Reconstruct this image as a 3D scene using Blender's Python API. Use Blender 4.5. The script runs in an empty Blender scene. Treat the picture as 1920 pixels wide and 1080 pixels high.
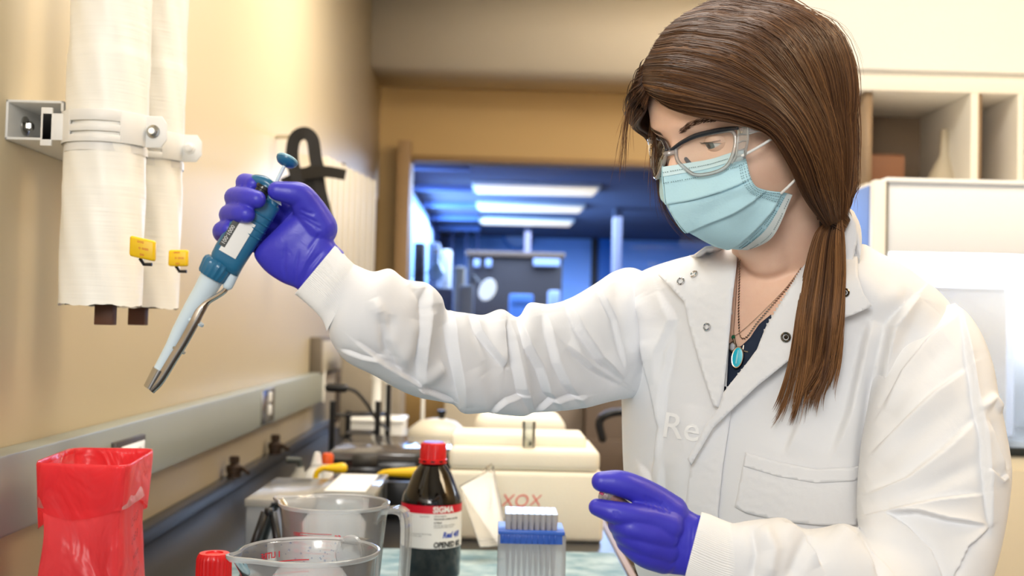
import bpy, bmesh, math, random
import numpy as np
from mathutils import Vector, Matrix, bvhtree, geometry
random.seed(7); rng=np.random.default_rng(7)
sc=bpy.context.scene; C=sc.collection
# ---------------- camera ----------------
FPX=2133.333
_r=math.radians(1.4)
Yc=np.array([-30.,-73.,-FPX]);Yc/=np.linalg.norm(Yc)
Zc=np.array([math.sin(_r),math.cos(_r),0.]);Zc-=Zc@Yc*Yc;Zc/=np.linalg.norm(Zc)
Xc=np.cross(Yc,Zc)
M=np.stack([Xc,Yc,Zc],1); CAM=np.array([0.,0.,1.30])
cam=bpy.data.cameras.new('camera'); camo=bpy.data.objects.new('camera',cam); C.objects.link(camo)
mw=np.eye(4); mw[:3,:3]=M.T; mw[:3,3]=CAM
camo.matrix_world=Matrix(mw.tolist()); cam.lens=40; cam.sensor_width=36; cam.clip_start=.05; cam.clip_end=60
cam.dof.use_dof=True; cam.dof.focus_distance=1.13; cam.dof.aperture_fstop=6.0
sc.camera=camo
# ---------------- world, lamps, exposure ----------------
sc.view_settings.view_transform='Standard'; sc.view_settings.look='None'
sc.view_settings.exposure=0.0; sc.view_settings.gamma=1; sc.view_settings.use_curve_mapping=False
W=bpy.data.worlds.new('world'); sc.world=W; W.use_nodes=True
bg=W.node_tree.nodes['Background']; bg.inputs[0].default_value=(.94,.97,1.0,1); bg.inputs[1].default_value=.72
def area(name,loc,size,power,col,rot=(0,0,0)):
    l=bpy.data.lights.new(name,'AREA'); l.shape='RECTANGLE'; l.size,l.size_y=size; l.energy=power; l.color=col
    o=bpy.data.objects.new(name,l); C.objects.link(o); o.location=loc; o.rotation_euler=rot; return o
area('lamp_bench',(0.0,1.5,2.92),(1.2,.6),26,(1,.96,.9))
area('added_front_light',(-.5,-1.0,1.95),(.9,.7),39,(1,.98,.95),(math.radians(62),0,math.radians(-16)))  # added off-camera light without a fixture, brightens face and mask
area('lamp_aisle',(1.9,1.1,2.92),(1.2,.6),40,(1,.80,.54),(math.radians(40),0,0))
area('lamp_wall',(.3,3.3,2.92),(1.2,.6),40,(1,.9,.76))
area('lamp_rear',(1.8,3.9,2.92),(1.4,1.4),75,(1,.94,.85))
# daylight of the next room
area('lamp_next_room',(.6,10.5,2.40),(2.6,5),620,(.62,.78,1.0))
area('window_daylight',(-.66,10.9,2.0),(.8,2.4),110,(.35,.65,1.0),(0,math.radians(-90),0))

# ---------------- helpers ----------------
def P(px,py,d): return CAM+M.T@np.array([(px-960)/FPX*d,-(py-540)/FPX*d,-d])
def ray(px,py):
    v=M.T@np.array([(px-960)/FPX,-(py-540)/FPX,-1.]); return v
def hit(px,py,ax,val):
    v=ray(px,py); return CAM+v*((val-CAM[ax])/v[ax])
def projN(p):
    v=(np.asarray(p)-CAM)@M.T; return np.stack([960-v[:,0]/v[:,2]*FPX,540+v[:,1]/v[:,2]*FPX,-v[:,2]],1)
def V(p): return Vector([float(a) for a in p])
def link_mesh(name,me,m=None,parent=None,smooth=True):
    o=bpy.data.objects.new(name,me); C.objects.link(o)
    if m is not None: me.materials.clear(); me.materials.append(m)
    if parent is not None: o.parent=parent
    if smooth: me.polygons.foreach_set('use_smooth',[True]*len(me.polygons))
    return o
def from_pd(verts,faces,name,m=None,parent=None,smooth=True):
    me=bpy.data.meshes.new(name); me.from_pydata([tuple(map(float,v)) for v in verts],[],faces); me.update()
    return link_mesh(name,me,m,parent,smooth)
def tag(o,label=None,cat=None,group=None,kind=None):
    if label:o['label']=label
    if cat:o['category']=cat
    if group:o['group']=group
    if kind:o['kind']=kind
    return o
def thing(name,label,cat,group=None,loc=(0,0,0)):
    o=bpy.data.objects.new(name,None); C.objects.link(o); o.location=loc; o.empty_display_size=.05
    return tag(o,label,cat,group)
def at_base(root):
    """move the empty to the base of its parts"""
    bpy.context.view_layer.update()
    pts=[]
    def rec(o):
        if o.type=='MESH': pts.extend([np.array(o.matrix_world@Vector(c)) for c in o.bound_box])
        for c in o.children: rec(c)
    rec(root); a=np.array(pts); b=np.array([(a[:,0].min()+a[:,0].max())/2,(a[:,1].min()+a[:,1].max())/2,a[:,2].min()])
    root.location=V(b)
    for c in root.children: c.matrix_parent_inverse=Matrix.Translation(-V(b))
class MB:
    def __init__(s): s.v=[];s.f=[]
    def add(s,v,f):
        n=len(s.v); s.v+= [tuple(map(float,p)) for p in v]; s.f+=[tuple(i+n for i in q) for q in f]; return s
    def box(s,a,b,axes=None,origin=None):
        a=np.minimum(a,b),np.maximum(a,b); lo,hi=a
        v=[(x,y,z) for x in (lo[0],hi[0]) for y in (lo[1],hi[1]) for z in (lo[2],hi[2])]
        f=[(0,1,3,2),(4,6,7,5),(0,4,5,1),(2,3,7,6),(0,2,6,4),(1,5,7,3)]
        if axes is not None: v=[np.asarray(origin)+p[0]*axes[0]+p[1]*axes[1]+p[2]*axes[2] for p in v]
        return s.add(v,f)
    def rings(s,R,cap=True,closed=True):
        n=len(R[0]); v=[p for r in R for p in r]; f=[]
        for i in range(len(R)-1):
            for j in range(n if closed else n-1):
                k=(j+1)%n; f.append((i*n+j,i*n+k,(i+1)*n+k,(i+1)*n+j))
        if cap:
            f.append(tuple(range(n))[::-1]); f.append(tuple((len(R)-1)*n+j for j in range(n)))
        return s.add(v,f)
    def tube(s,pts,rad,n=12,round_ends=False):
        pts=[np.asarray(p,float) for p in pts]; m=len(pts)
        if np.isscalar(rad): rad=[rad]*m
        rad=list(rad)
        if round_ends:
            t0=pts[0]-pts[1];t0/=np.linalg.norm(t0);t1=pts[-1]-pts[-2];t1/=np.linalg.norm(t1)
            r0,r1=rad[0],rad[-1]
            pre=[(pts[0]+t0*r0*math.sin(a),r0*math.cos(a)) for a in (1.45,1.2,.9,.6,.3)]
            post=[(pts[-1]+t1*r1*math.sin(a),r1*math.cos(a)) for a in (.3,.6,.9,1.2,1.45)]
            pts=[p for p,_ in pre]+pts+[p for p,_ in post]; rad=[r for _,r in pre]+rad+[r for _,r in post]; m=len(pts)
        R=[];u=None
        for i in range(m):
            t=pts[min(i+1,m-1)]-pts[max(i-1,0)]; t=t/(np.linalg.norm(t)+1e-12)
            if u is None:
                a=np.array([0,0,1.]) if abs(t[2])<.9 else np.array([1.,0,0]); u=np.cross(t,a)
            u=u-(u@t)*t; u/=np.linalg.norm(u); w=np.cross(t,u)
            R.append([pts[i]+rad[i]*(math.cos(k*2*math.pi/n)*u+math.sin(k*2*math.pi/n)*w) for k in range(n)])
        return s.rings(R)
    def lathe(s,prof,c,n=32,axis=(0,0,1),u=None,cap=True):
        ax=np.asarray(axis,float);ax/=np.linalg.norm(ax)
        if u is None: u=np.cross(ax,[0,1,0] if abs(ax[1])<.9 else [1,0,0])
        u=np.asarray(u,float); u/=np.linalg.norm(u); w=np.cross(ax,u)
        return s.rings([[np.asarray(c)+ax*z+max(r,1e-5)*(math.cos(k*2*math.pi/n)*u+math.sin(k*2*math.pi/n)*w) for k in range(n)] for r,z in prof],cap)
    def build(s,name,m=None,parent=None,smooth=True,bevel=0,seg=2,angle=40):
        me=bpy.data.meshes.new(name); me.from_pydata(s.v,[],s.f); me.update()
        bm=bmesh.new(); bm.from_mesh(me); bmesh.ops.recalc_face_normals(bm,faces=bm.faces)
        if bevel:
            ed=[e for e in bm.edges if len(e.link_faces)==2 and e.calc_face_angle()>math.radians(30)]
            bmesh.ops.bevel(bm,geom=ed,offset=bevel,segments=seg,affect='EDGES',profile=.5,clamp_overlap=True)
        if smooth:
            for e in bm.edges:
                if len(e.link_faces)==2 and e.calc_face_angle(0)>math.radians(angle): e.smooth=False
        bm.to_mesh(me); bm.free()
        return link_mesh(name,me,m,parent,smooth)
def mbox(name,a,b,m,parent=None,bevel=.002,**k): return MB().box(a,b).build(name,m,parent,bevel=bevel,**k)
def spline(pts,n):
    """catmull-rom through control points (rows), n samples"""
    p=np.asarray(pts,float); p=np.vstack([2*p[0]-p[1],p,2*p[-1]-p[-2]]); k=len(p)-3; out=[]
    for t in np.linspace(0,k,n):
        i=min(int(t),k-1); u=t-i; a,b,c,d=p[i:i+4]
        out.append(.5*((2*b)+(-a+c)*u+(2*a-5*b+4*c-d)*u*u+(-a+3*b-3*c+d)*u**3))
    return np.array(out)
# ---------------- materials ----------------
def srgb(r,g,b):
    f=lambda c:(c/255/12.92 if c/255<=.04045 else ((c/255+.055)/1.055)**2.4)
    return (f(r),f(g),f(b),1)
def mat(name,col,rough=.5,metal=0,bump=0,bscale=200,var=0,vscale=5,sheen=0,emit=0,emcol=None,trans=0,ior=1.45,coat=0,spec=.5,sss=0,stretch=None,alpha=1):
    m=bpy.data.materials.new(name); m.use_nodes=True; nt=m.node_tree; b=nt.nodes['Principled BSDF']
    c=srgb(*col); b.inputs['Base Color'].default_value=c; b.inputs['Roughness'].default_value=rough; b.inputs['Metallic'].default_value=metal
    b.inputs['Transmission Weight'].default_value=trans; b.inputs['IOR'].default_value=ior; b.inputs['Coat Weight'].default_value=coat
    b.inputs['Specular IOR Level'].default_value=spec; b.inputs['Sheen Weight'].default_value=sheen; b.inputs['Alpha'].default_value=alpha
    if sss: b.inputs['Subsurface Weight'].default_value=sss; b.inputs['Subsurface Radius'].default_value=(.012,.005,.003); b.inputs['Subsurface Scale'].default_value=.6
    if emit: b.inputs['Emission Color'].default_value=srgb(*(emcol or col)); b.inputs['Emission Strength'].default_value=emit
    tc=nt.nodes.new('ShaderNodeTexCoord'); mp=nt.nodes.new('ShaderNodeMapping'); nt.links.new(tc.outputs['Object'],mp.inputs[0])
    if stretch: mp.inputs['Scale'].default_value=stretch
    n=nt.nodes.new('ShaderNodeTexNoise'); n.inputs['Scale'].default_value=vscale; n.inputs['Detail'].default_value=4; nt.links.new(mp.outputs[0],n.inputs[0])
    if var:
        r=nt.nodes.new('ShaderNodeMixRGB'); r.inputs[1].default_value=[max(0,x*(1-var)) for x in c[:3]]+[1]; r.inputs[2].default_value=[min(1,x*(1+var)) for x in c[:3]]+[1]
        nt.links.new(n.outputs[0],r.inputs[0]); nt.links.new(r.outputs[0],b.inputs['Base Color'])
    if bump:
        n2=nt.nodes.new('ShaderNodeTexNoise'); n2.inputs['Scale'].default_value=bscale; n2.inputs['Detail'].default_value=3; nt.links.new(mp.outputs[0],n2.inputs[0])
        bp=nt.nodes.new('ShaderNodeBump'); bp.inputs['Strength'].default_value=bump; bp.inputs['Distance'].default_value=.001; nt.links.new(n2.outputs[0],bp.inputs['Height']); nt.links.new(bp.outputs[0],b.inputs['Normal'])
    return m
def clear(name,tint=(255,255,255),haze=.15,rough=.05,gloss=1.0):
    """thin clear plastic: transparent + a little white diffuse + fresnel gloss"""
    m=bpy.data.materials.new(name); m.use_nodes=True; nt=m.node_tree; nt.nodes.clear()
    N=lambda t:nt.nodes.new('ShaderNode'+t); o=N('OutputMaterial')
    t=N('BsdfTransparent'); t.inputs[0].default_value=srgb(*tint)
    d=N('BsdfDiffuse'); d.inputs[0].default_value=srgb(*tint)
    tl=N('BsdfTranslucent'); tl.inputs[0].default_value=srgb(*tint)
    dd=N('MixShader'); dd.inputs[0].default_value=.5; nt.links.new(d.outputs[0],dd.inputs[1]); nt.links.new(tl.outputs[0],dd.inputs[2])
    a=N('MixShader'); a.inputs[0].default_value=haze; nt.links.new(t.outputs[0],a.inputs[1]); nt.links.new(dd.outputs[0],a.inputs[2])
    g=N('BsdfGlossy'); g.inputs['Roughness'].default_value=rough
    fr=N('LayerWeight'); fr.inputs[0].default_value=.35
    mu=N('Math'); mu.operation='MULTIPLY'; mu.inputs[1].default_value=gloss; nt.links.new(fr.outputs['Fresnel'],mu.inputs[0])
    b=N('MixShader'); nt.links.new(mu.outputs[0],b.inputs[0]); nt.links.new(a.outputs[0],b.inputs[1]); nt.links.new(g.outputs[0],b.inputs[2])
    nt.links.new(b.outputs[0],o.inputs[0]); return m
def text_mesh(s,size,name,m,parent,fn,extrude=0,shear=0,align='LEFT',bold=0):
    """writing: a text curve turned to a mesh, each vertex (x,y) mapped by fn to the place"""
    cu=bpy.data.curves.new(name,'FONT'); cu.body=s; cu.size=size; cu.align_x=align; cu.shear=shear; cu.resolution_u=3; cu.offset=bold; cu.extrude=extrude
    o=bpy.data.objects.new(name,cu); C.objects.link(o); dg=bpy.context.evaluated_depsgraph_get(); dg.update()
    me=bpy.data.meshes.new_from_object(o.evaluated_get(dg)); bpy.data.objects.remove(o)
    bm=bmesh.new(); bm.from_mesh(me); bmesh.ops.subdivide_edges(bm,edges=[e for e in bm.edges if e.calc_length()>size*.4],cuts=2)
    for v in bm.verts: v.co=V(fn(v.co.x,v.co.y))+v.co.z*Vector((0,0,0))
    bm.to_mesh(me); bm.free(); return link_mesh(name,me,m,parent,False)
MT={}
MT['wall']=mat('wall_paint',(212,197,166),.42,bump=.25,bscale=90,spec=.4)
MT['wall2']=mat('wall_gold',(186,152,94),.5)
MT['white_paint']=mat('white_paint',(236,232,222),.5)
MT['ceiling']=mat('ceiling_tile',(228,220,200),.8)
MT['rail']=mat('grey_green_paint',(150,155,146),.35,var=.05)
MT['floor']=mat('floor_vinyl',(120,105,90),.4,var=.1)
MT['black']=mat('black_plastic',(22,22,24),.35)
MT['bench']=mat('black_epoxy',(38,39,42),.3,var=.1)
MT['edge']=mat('bench_edge',(140,115,90),.45)
MT['white']=mat('white_plastic',(238,238,234),.35)
MT['whitem']=mat('white_metal',(235,234,230),.4)
MT['foam']=mat('polystyrene',(240,234,218),.75,bump=.5,bscale=350,sss=.05,var=.03,vscale=20)
MT['steel']=mat('steel',(190,188,182),.25,metal=1)
MT['chrome']=mat('chrome',(205,200,195),.12,metal=1)
MT['grey']=mat('grey_plastic',(120,118,112),.5)
MT['beige']=mat('beige_panel',(200,188,165),.5)
MT['brown']=mat('brown_wood',(92,58,40),.5,var=.2,vscale=30)
MT['yellow']=mat('yellow_plastic',(240,196,10),.4)
MT['orange']=mat('orange_plastic',(226,90,30),.4)
MT['red']=mat('red_cap',(208,24,28),.3)
MT['ink']=mat('black_ink',(20,20,22),.5)
MT['redink']=mat('red_ink',(205,35,50),.5)
MT['blueink']=mat('blue_ink',(30,70,180),.5)
MT['paper']=mat('paper',(232,232,230),.6)
MT['clear']=clear('clear_plastic',(240,244,246),.16)
MT['jug']=clear('jug_plastic',(255,255,255),.26,.12)
MT['glass']=clear('window_glass',(235,240,250),.0,.01,.08)
# ================= room =================
def S(o,label=None): return tag(o,label,None,None,'structure')
WX=-.64
S(mbox('floor',(-.8,-2.0,-.05),(4.2,17.2,0),MT['floor'],bevel=0),'dark vinyl floor of the laboratory')
S(mbox('wall_left',(WX-.1,-1.2,0),(WX,6.0,3.02),MT['wall'],bevel=0),'beige painted wall behind the benches')
S(mbox('ceiling',(-.8,-2.0,3.02),(4.2,6.1,3.1),MT['ceiling'],bevel=0),'pale ceiling over the laboratory')
# bulkhead across the room and the wall below it
zb=hit(930,128,1,5.5)[2]
S(mbox('wall_bulkhead',(WX,5.5,zb),(2.45,6.0,3.02),mat('bulkhead',(226,214,192),.6),bevel=0),'cream bulkhead above the window wall')
S(mbox('added_wall_right',(2.45,-1.2,0),(2.55,6.0,3.02),mat('tan_bounce',(204,178,136),.6),bevel=0),'unseen tan wall on the right, added to block and warm the light')  # unseen wall added to block world light and bounce tan onto the coat
YW=6.05
zt=hit(930,306,1,YW)[2]; zs=hit(930,665,1,YW)[2]
xl=hit(770,400,1,YW)[0]
m=MB(); m.box((-.8,YW,zt),(4.2,YW+.12,zb+.1)); m.box((-.8,YW,0),(4.2,YW+.12,zs)); m.box((-.8,YW,zs),(xl,YW+.12,zt)); m.box((2.6,YW,zs),(4.2,YW+.12,zt))
S(m.build('wall_back',MT['wall2'],smooth=False),'golden beige wall around the inner window')
wr=S(mbox('window_1',(xl,YW+.05,zs),(2.6,YW+.058,zt),MT['glass'],bevel=0),'glass pane looking into the blue next room')
m=MB(); fr=.03
m.box((xl-.05,YW-.03,zs-.04),(xl+.0,YW+.0,zt+.03)); m.box((xl,YW-.03,zt),(2.6,YW,zt+.03)); m.box((xl,YW-.03,zs-.04),(2.6,YW,zs))
o=m.build('window_frame',mat('frame_brown',(150,118,74),.5),wr,bevel=.003)
# post projecting from left wall in front of window wall
x0=hit(742,400,1,4.9)[0]
S(mbox('trim_1',(hit(742,400,1,5.9)[0],5.9,0),(hit(766,400,1,5.9)[0],6.0,hit(742,262,1,5.9)[2]),mat('post_brown',(158,126,84),.5)),'tan door post at the end of the left wall')
# glossy pane on the left wall reflecting the lights
gz0=hit(700,520,0,WX)[2]; 
S(mbox('window_2',(WX,4.6,.9),(WX+.008,5.98,1.95),mat('dark_glass',(168,162,160),.06,metal=.75),bevel=0),'glossy pane on the left wall mirroring the ceiling lights')
# ---------- next room ----------
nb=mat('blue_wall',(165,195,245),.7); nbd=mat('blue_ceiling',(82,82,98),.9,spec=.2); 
S(mbox('wall_next_room',(-.86,15.0,0),(4.2,15.1,2.5),nb,bevel=0),'blue lit far wall of the next room')
S(mbox('wall_next_side',(-.86,6.2,0),(-.75,15.0,2.5),nb,bevel=0),'blue lit left wall of the next room')
win=mat('daylit_window',(150,200,255),.4,emit=2.2,emcol=(150,205,255))
S(mbox('window_3',(-.75,9.5,1.72),(-.742,12.0,2.44),win,bevel=0),'bright daylit window on the left wall of the next room')
S(mbox('window_4',(-.75,12.6,1.5),(-.742,14.6,2.2),win,bevel=0),'smaller daylit window deeper on the left wall of the next room')
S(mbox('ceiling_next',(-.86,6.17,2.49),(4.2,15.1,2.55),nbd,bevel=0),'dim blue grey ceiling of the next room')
S(mbox('wall_next_right',(4.1,6.17,0),(4.2,15.1,2.49),nb,bevel=0),'blue lit right wall of the next room')
lampm=mat('tube_lamp',(255,236,200),.5,emit=1.05,emcol=(255,228,182))
for k,(ya,yb) in enumerate([(9.3,9.75),(10.8,11.2),(12.3,12.7)]):
    L=thing('ceiling_light','glowing strip light in next room ceiling, %s of three'%['nearest','middle','farthest'][k],'ceiling light','strip lights in the next room')
    dd=(ya+yb)/2; xa=hit([893,900,903][k],0,1,dd)[0]; xb=hit([1116,1089,1070][k],0,1,dd)[0]
    # px of light rows are measured at their own row
    row=[345,380,408][k]; xa=hit([893,900,903][k],row,1,dd)[0]; xb=hit([1116,1089,1070][k],row,1,dd)[0]
    mbox('light_frame',(xa-.03,ya-.03,2.46),(xb+.03,yb+.03,2.489),MT['white_paint'],L,bevel=.004)
    mbox('diffuser',(xa,ya,2.44),(xb,yb,2.462),lampm,L,bevel=.008)
    at_base(L)
def pxbox(x0,x1,y0,y1,d,th): # box whose front spans the pixel box at depth d
    a=hit(x0,y1,1,d); b=hit(x1,y0,1,d); return (a[0],d,a[2]),(b[0],d+th,b[2])
dk=mat('dark_furniture',(40,30,26),.6); blu=mat('blue_cabinet',(30,100,170),.5); pale=mat('pale_blue',(150,165,195),.5)
h=thing('hutch','dark brown desk hutch with shelf in the next room','hutch')
a,b=pxbox(872,1055,478,700,9.5,.5); 
mbox('cabinet_body',(a[0],a[1],0),(b[0],b[1],b[2]),dk,h,bevel=.01)
mbox('desk_top',(a[0]-.1,9.0,.72),(b[0]+.2,9.5,.76),mat('desk_top',(66,60,60),.4),h,bevel=.006)
mbox('shelf_edge',(a[0]-.02,9.46,b[2]-.03),(b[0]+.02,9.52,b[2]+.015),mat('hutch_edge',(96,76,58),.5),h,bevel=.006)
at_base(h)
for k,(x0,x1,y0,y1) in enumerate([(1000,1050,486,498),(888,900,486,500),(910,922,486,500)]):
    a,b=pxbox(x0,x1,y0,y1,9.44,.02); tag(mbox('note',a,b,pale,bevel=.001),['wide pale blue notice stuck on the dark hutch','small pale note leftmost on the dark hutch','small pale note second from the left on the hutch'][k],'note')
dr=S(mbox('door_1',(hit(1122,430,1,14.9)[0],14.9,0),(hit(1150,430,1,14.9)[0],14.98,hit(1130,428,1,14.9)[2]),blu,bevel=.01),'deep blue door in the far wall of the next room')
mbox('door_handle',(hit(1124,430,1,14.85)[0],14.84,1.0),(hit(1127,430,1,14.85)[0],14.9,1.1),MT['steel'],dr)
S(mbox('trim_2',(hit(1111,430,1,14.85)[0],14.85,0),(hit(1121,430,1,14.85)[0],14.99,hit(1130,428,1,14.9)[2]),dk,bevel=.01),'dark jamb beside the blue door')
S(mbox('trim_3',(hit(1152,430,1,11.)[0],11,0),(hit(1166,430,1,11.)[0],11.2,2.49),mat('column_grey',(88,86,100),.6),bevel=.01),'grey column in the next room')
S(mbox('trim_4',(hit(984,430,1,13.)[0],13,0),(hit(996,430,1,13.)[0],13.12,2.49),mat('column_brown',(110,100,110),.6),bevel=.01),'slim brown column behind the dark hutch')
mul=mat('mullion',(80,92,130),.6); bem=mat('beam',(120,150,210),.6)
for k,px in enumerate([845,872,893]):
    S(mbox('trim_%d'%(5+k),(hit(px,430,1,14.)[0],14,0),(hit(px+7,430,1,14.)[0],14.08,2.49),mul,bevel=.01),'dark upright between far windows, %s'%['leftmost','middle one','nearest the clock'][k])
for k in range(6):
    S(mbox('trim_%d'%(8+k),(-.74,7.0+k*1.3,2.44),(-.22,7.06+k*1.3,2.489),bem,bevel=.004),'pale ceiling rib number %d from the glass in the next room'%(k+1))
ck=thing('wall_clock','round pale blue wall clock on the far blue wall','clock')
c=hit(970,440,1,14.93); MB().lathe([(.20,0),(.20,.05),(.17,.06),(.168,.03)],c,40,(0,-1,0)).build('clock_rim',blu,ck)
MB().lathe([(.17,.0),(.17,.035)],c,40,(0,-1,0)).build('clock_face',pale,ck); at_base(ck)
lp=thing('magnifier_lamp','tilted white oval lamp head seen above the raised sleeve','lamp')
c=hit(914,543,1,7.6); ax=np.array([-.65,-.75,.30])
MB().lathe([(.001,-.03),(.05,-.025),(.078,0),(.07,.008),(.001,.008)],c,32,ax).build('lamp_head',mat('lamp_head',(240,240,235),.4,emit=1.0,emcol=(255,255,245)),lp)
MB().tube([c+np.array([.02,.05,-.02]),c+np.array([-.1,.1,.1]),c+np.array([-.12,.1,-.75])],.012).build('lamp_arm',MT['grey'],lp); at_base(lp)
nbh=thing('instrument_bench','cluttered bench along the windows of the next room','bench')
mbox('bench_top',(hit(770,560,1,8.6)[0],6.5,.98),(hit(885,560,1,8.6)[0],8.95,1.02),dk,nbh); mbox('bench_body',(hit(770,560,1,8.6)[0],6.55,0),(hit(875,560,1,8.6)[0],8.9,.98),mat('bb',(70,62,62),.6),nbh); at_base(nbh)
spec=[(775,796,455,520,8.4,dk,'dark brown cabinet standing by the bright window','cabinet'),
(800,824,455,600,8.2,pale,'tall pale instrument tower by the bright window','instrument'),
(826,846,468,540,8.5,MT['white'],'white box instrument right of the tall pale tower','instrument'),
(850,872,500,600,7.9,MT['beige'],'beige cabinet at the left side of the dark hutch','cabinet'),
(858,888,535,640,7.3,mat('screen_back',(150,156,170),.5),'grey monitor back standing before the dark hutch','monitor'),
(805,850,540,640,7.5,mat('greyblue',(96,110,150),.5),'grey blue instrument box below the tall tower','instrument'),
(1028,1050,545,600,8.9,pale,'pale box on the desk at the right end of the hutch','box'),
(955,1000,552,575,8.9,mat('bluebin',(70,110,170),.5),'flat blue bin on the desk below the hutch','bin')]
for x0,x1,y0,y1,d_,mm,lab,cat in spec:
    a,b=pxbox(x0,x1,y0,y1,d_,.2); zf=1.02 if d_<8.6 else .76
    t=thing(cat,lab,cat)
    mbox('housing',(a[0],a[1],zf),(b[0],b[1],b[2]),mm,t,bevel=.012)
    mbox('front_panel',(a[0]+.012,a[1]-.008,max(zf,a[2])+.02),(b[0]-.012,a[1],b[2]-.03),mm,t,bevel=.003); at_base(t)
fl=thing('flask','round glass flask glinting pale blue on the instrument box','flask'); c=hit(817,511,1,7.6)
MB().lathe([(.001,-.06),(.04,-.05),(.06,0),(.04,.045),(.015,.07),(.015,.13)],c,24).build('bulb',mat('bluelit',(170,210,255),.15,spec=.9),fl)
MB().lathe([(.02,.0),(.02,.02)],c+np.array([0,0,.13]),20).build('stopper',MT['white'],fl); at_base(fl)

# ================= left wall: service rail =================
RX=-.600
rt=hit(0,880,0,RX)[2]; 
zr1=1.30-.172; zr0=1.30-.275; yr=hit(606,740,0,RX)[1]
rail=S(thing('trim_20','grey green metal service rail along the left wall',None))
del rail['label']; rail['label']='grey green metal service rail along the left wall'
mbox('rail_channel',(WX,-1.0,zr0),(RX,yr,zr1),MT['rail'],rail,bevel=.004)
mbox('rail_end_cap',(WX,yr,zr0-.004),(RX+.004,yr+.02,zr1+.004),MT['white_paint'],rail,bevel=.002)
ot=thing('power_outlet','white power outlet set in the grey green wall rail','outlet')
y0=hit(489,770,0,RX)[1]; y1=hit(511,770,0,RX)[1]
mbox('cover_plate',(RX-.001,y0,zr0+.008),(RX+.005,y1,zr1-.006),MT['steel'],ot,bevel=.001)
for k in range(2):
    zz=zr0+.028+k*.034; o=mbox('socket',(RX+.004,y0+.10,zz),(RX+.009,y1-.08,zz+.026),MT['white'],ot,bevel=.002)
at_base(ot)
sg=thing('label_holder','small dark holder on the rail with a white code label','sign')
ya=hit(216,835,0,RX+.006)[1]; yb=hit(271,820,0,RX+.006)[1]; zt_=hit(271,814,0,RX+.006)[2]
brn=mat('holder_brown',(70,62,52),.4)
mbox('holder_body',(RX-.002,ya,zt_-.045),(RX+.008,yb,zt_),brn,sg,bevel=.001)
o=mbox('code_label',(RX+.008,ya+.025,zt_-.043),(RX+.0088,yb-.006,zt_-.009),MT['paper'],sg,bevel=0)
L_=yb-ya-.031
text_mesh('20-LW-G-6-27',.021,'code_text',MT['ink'],sg,lambda x,y:(RX+.0092,ya+.030+x*(L_-.01)/.150,zt_-.036+y*1.2))
at_base(sg)
# dark ledge at the wall behind the bench
LX=-.53
S(mbox('trim_21',(WX,.4,.90),(-.607,4.4,.929),MT['bench'],bevel=.003),'black ledge along the wall at the back of the bench')
# gas taps
def tap(px,yb_,yt,d,lab):
    t=thing('gas_tap',lab,'gas tap','bronze taps on the black ledge')
    c=hit(px,yb_,0,-.60); d=c[1]; c[2]=.929; c[0]=-.612; H=max(.05,hit(px,yt,1,d)[2]-.929); r=min(H*.33,.024)
    bz=mat('bronze',(66,52,42),.4,metal=.4)
    MB().lathe([(r,0),(r,H*.25),(r*1.15,H*.27),(r*1.15,H*.55),(r*.8,H*.6),(r*.55,H*.66)],c,16).build('tap_body',bz,t)
    MB().lathe([(r*.55,H*.66),(r*.75,H*.7),(r*.75,H*.98),(r*.6,H)],c,6).build('tap_cap',bz,t)
    MB().tube([c+[0,0,H*.45],c+[r*1.5,-.01,H*.42],c+[r*2.4,-.03,H*.3]],r*.3).build('nozzle',bz,t); at_base(t)
tap(447,925,868,2.45,'dark bronze gas tap nearest the red bag on the black ledge')
tap(522,895,815,3.0,'larger bronze gas tap farther along the black ledge')
# ================= cardboard pipes, clamps, bracket =================
tape=bpy.data.materials.new('white_tape_wrap'); tape.use_nodes=True; nt=tape.node_tree; b_=nt.nodes['Principled BSDF']; b_.inputs['Base Color'].default_value=srgb(250,248,240); b_.inputs['Roughness'].default_value=.42
tc=nt.nodes.new('ShaderNodeTexCoord'); mp=nt.nodes.new('ShaderNodeMapping'); mp.inputs['Scale'].default_value=(2,2,85); mp.inputs['Rotation'].default_value=(0,.04,0)
nn=nt.nodes.new('ShaderNodeTexNoise'); nn.inputs['Scale'].default_value=2.2; nn.inputs['Detail'].default_value=2; bp=nt.nodes.new('ShaderNodeBump'); bp.inputs['Strength'].default_value=.32; bp.inputs['Distance'].default_value=.0012
nt.links.new(tc.outputs['Object'],mp.inputs[0]); nt.links.new(mp.outputs[0],nn.inputs[0]); nt.links.new(nn.outputs[0],bp.inputs['Height']); nt.links.new(bp.outputs[0],b_.inputs['Normal'])
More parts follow.
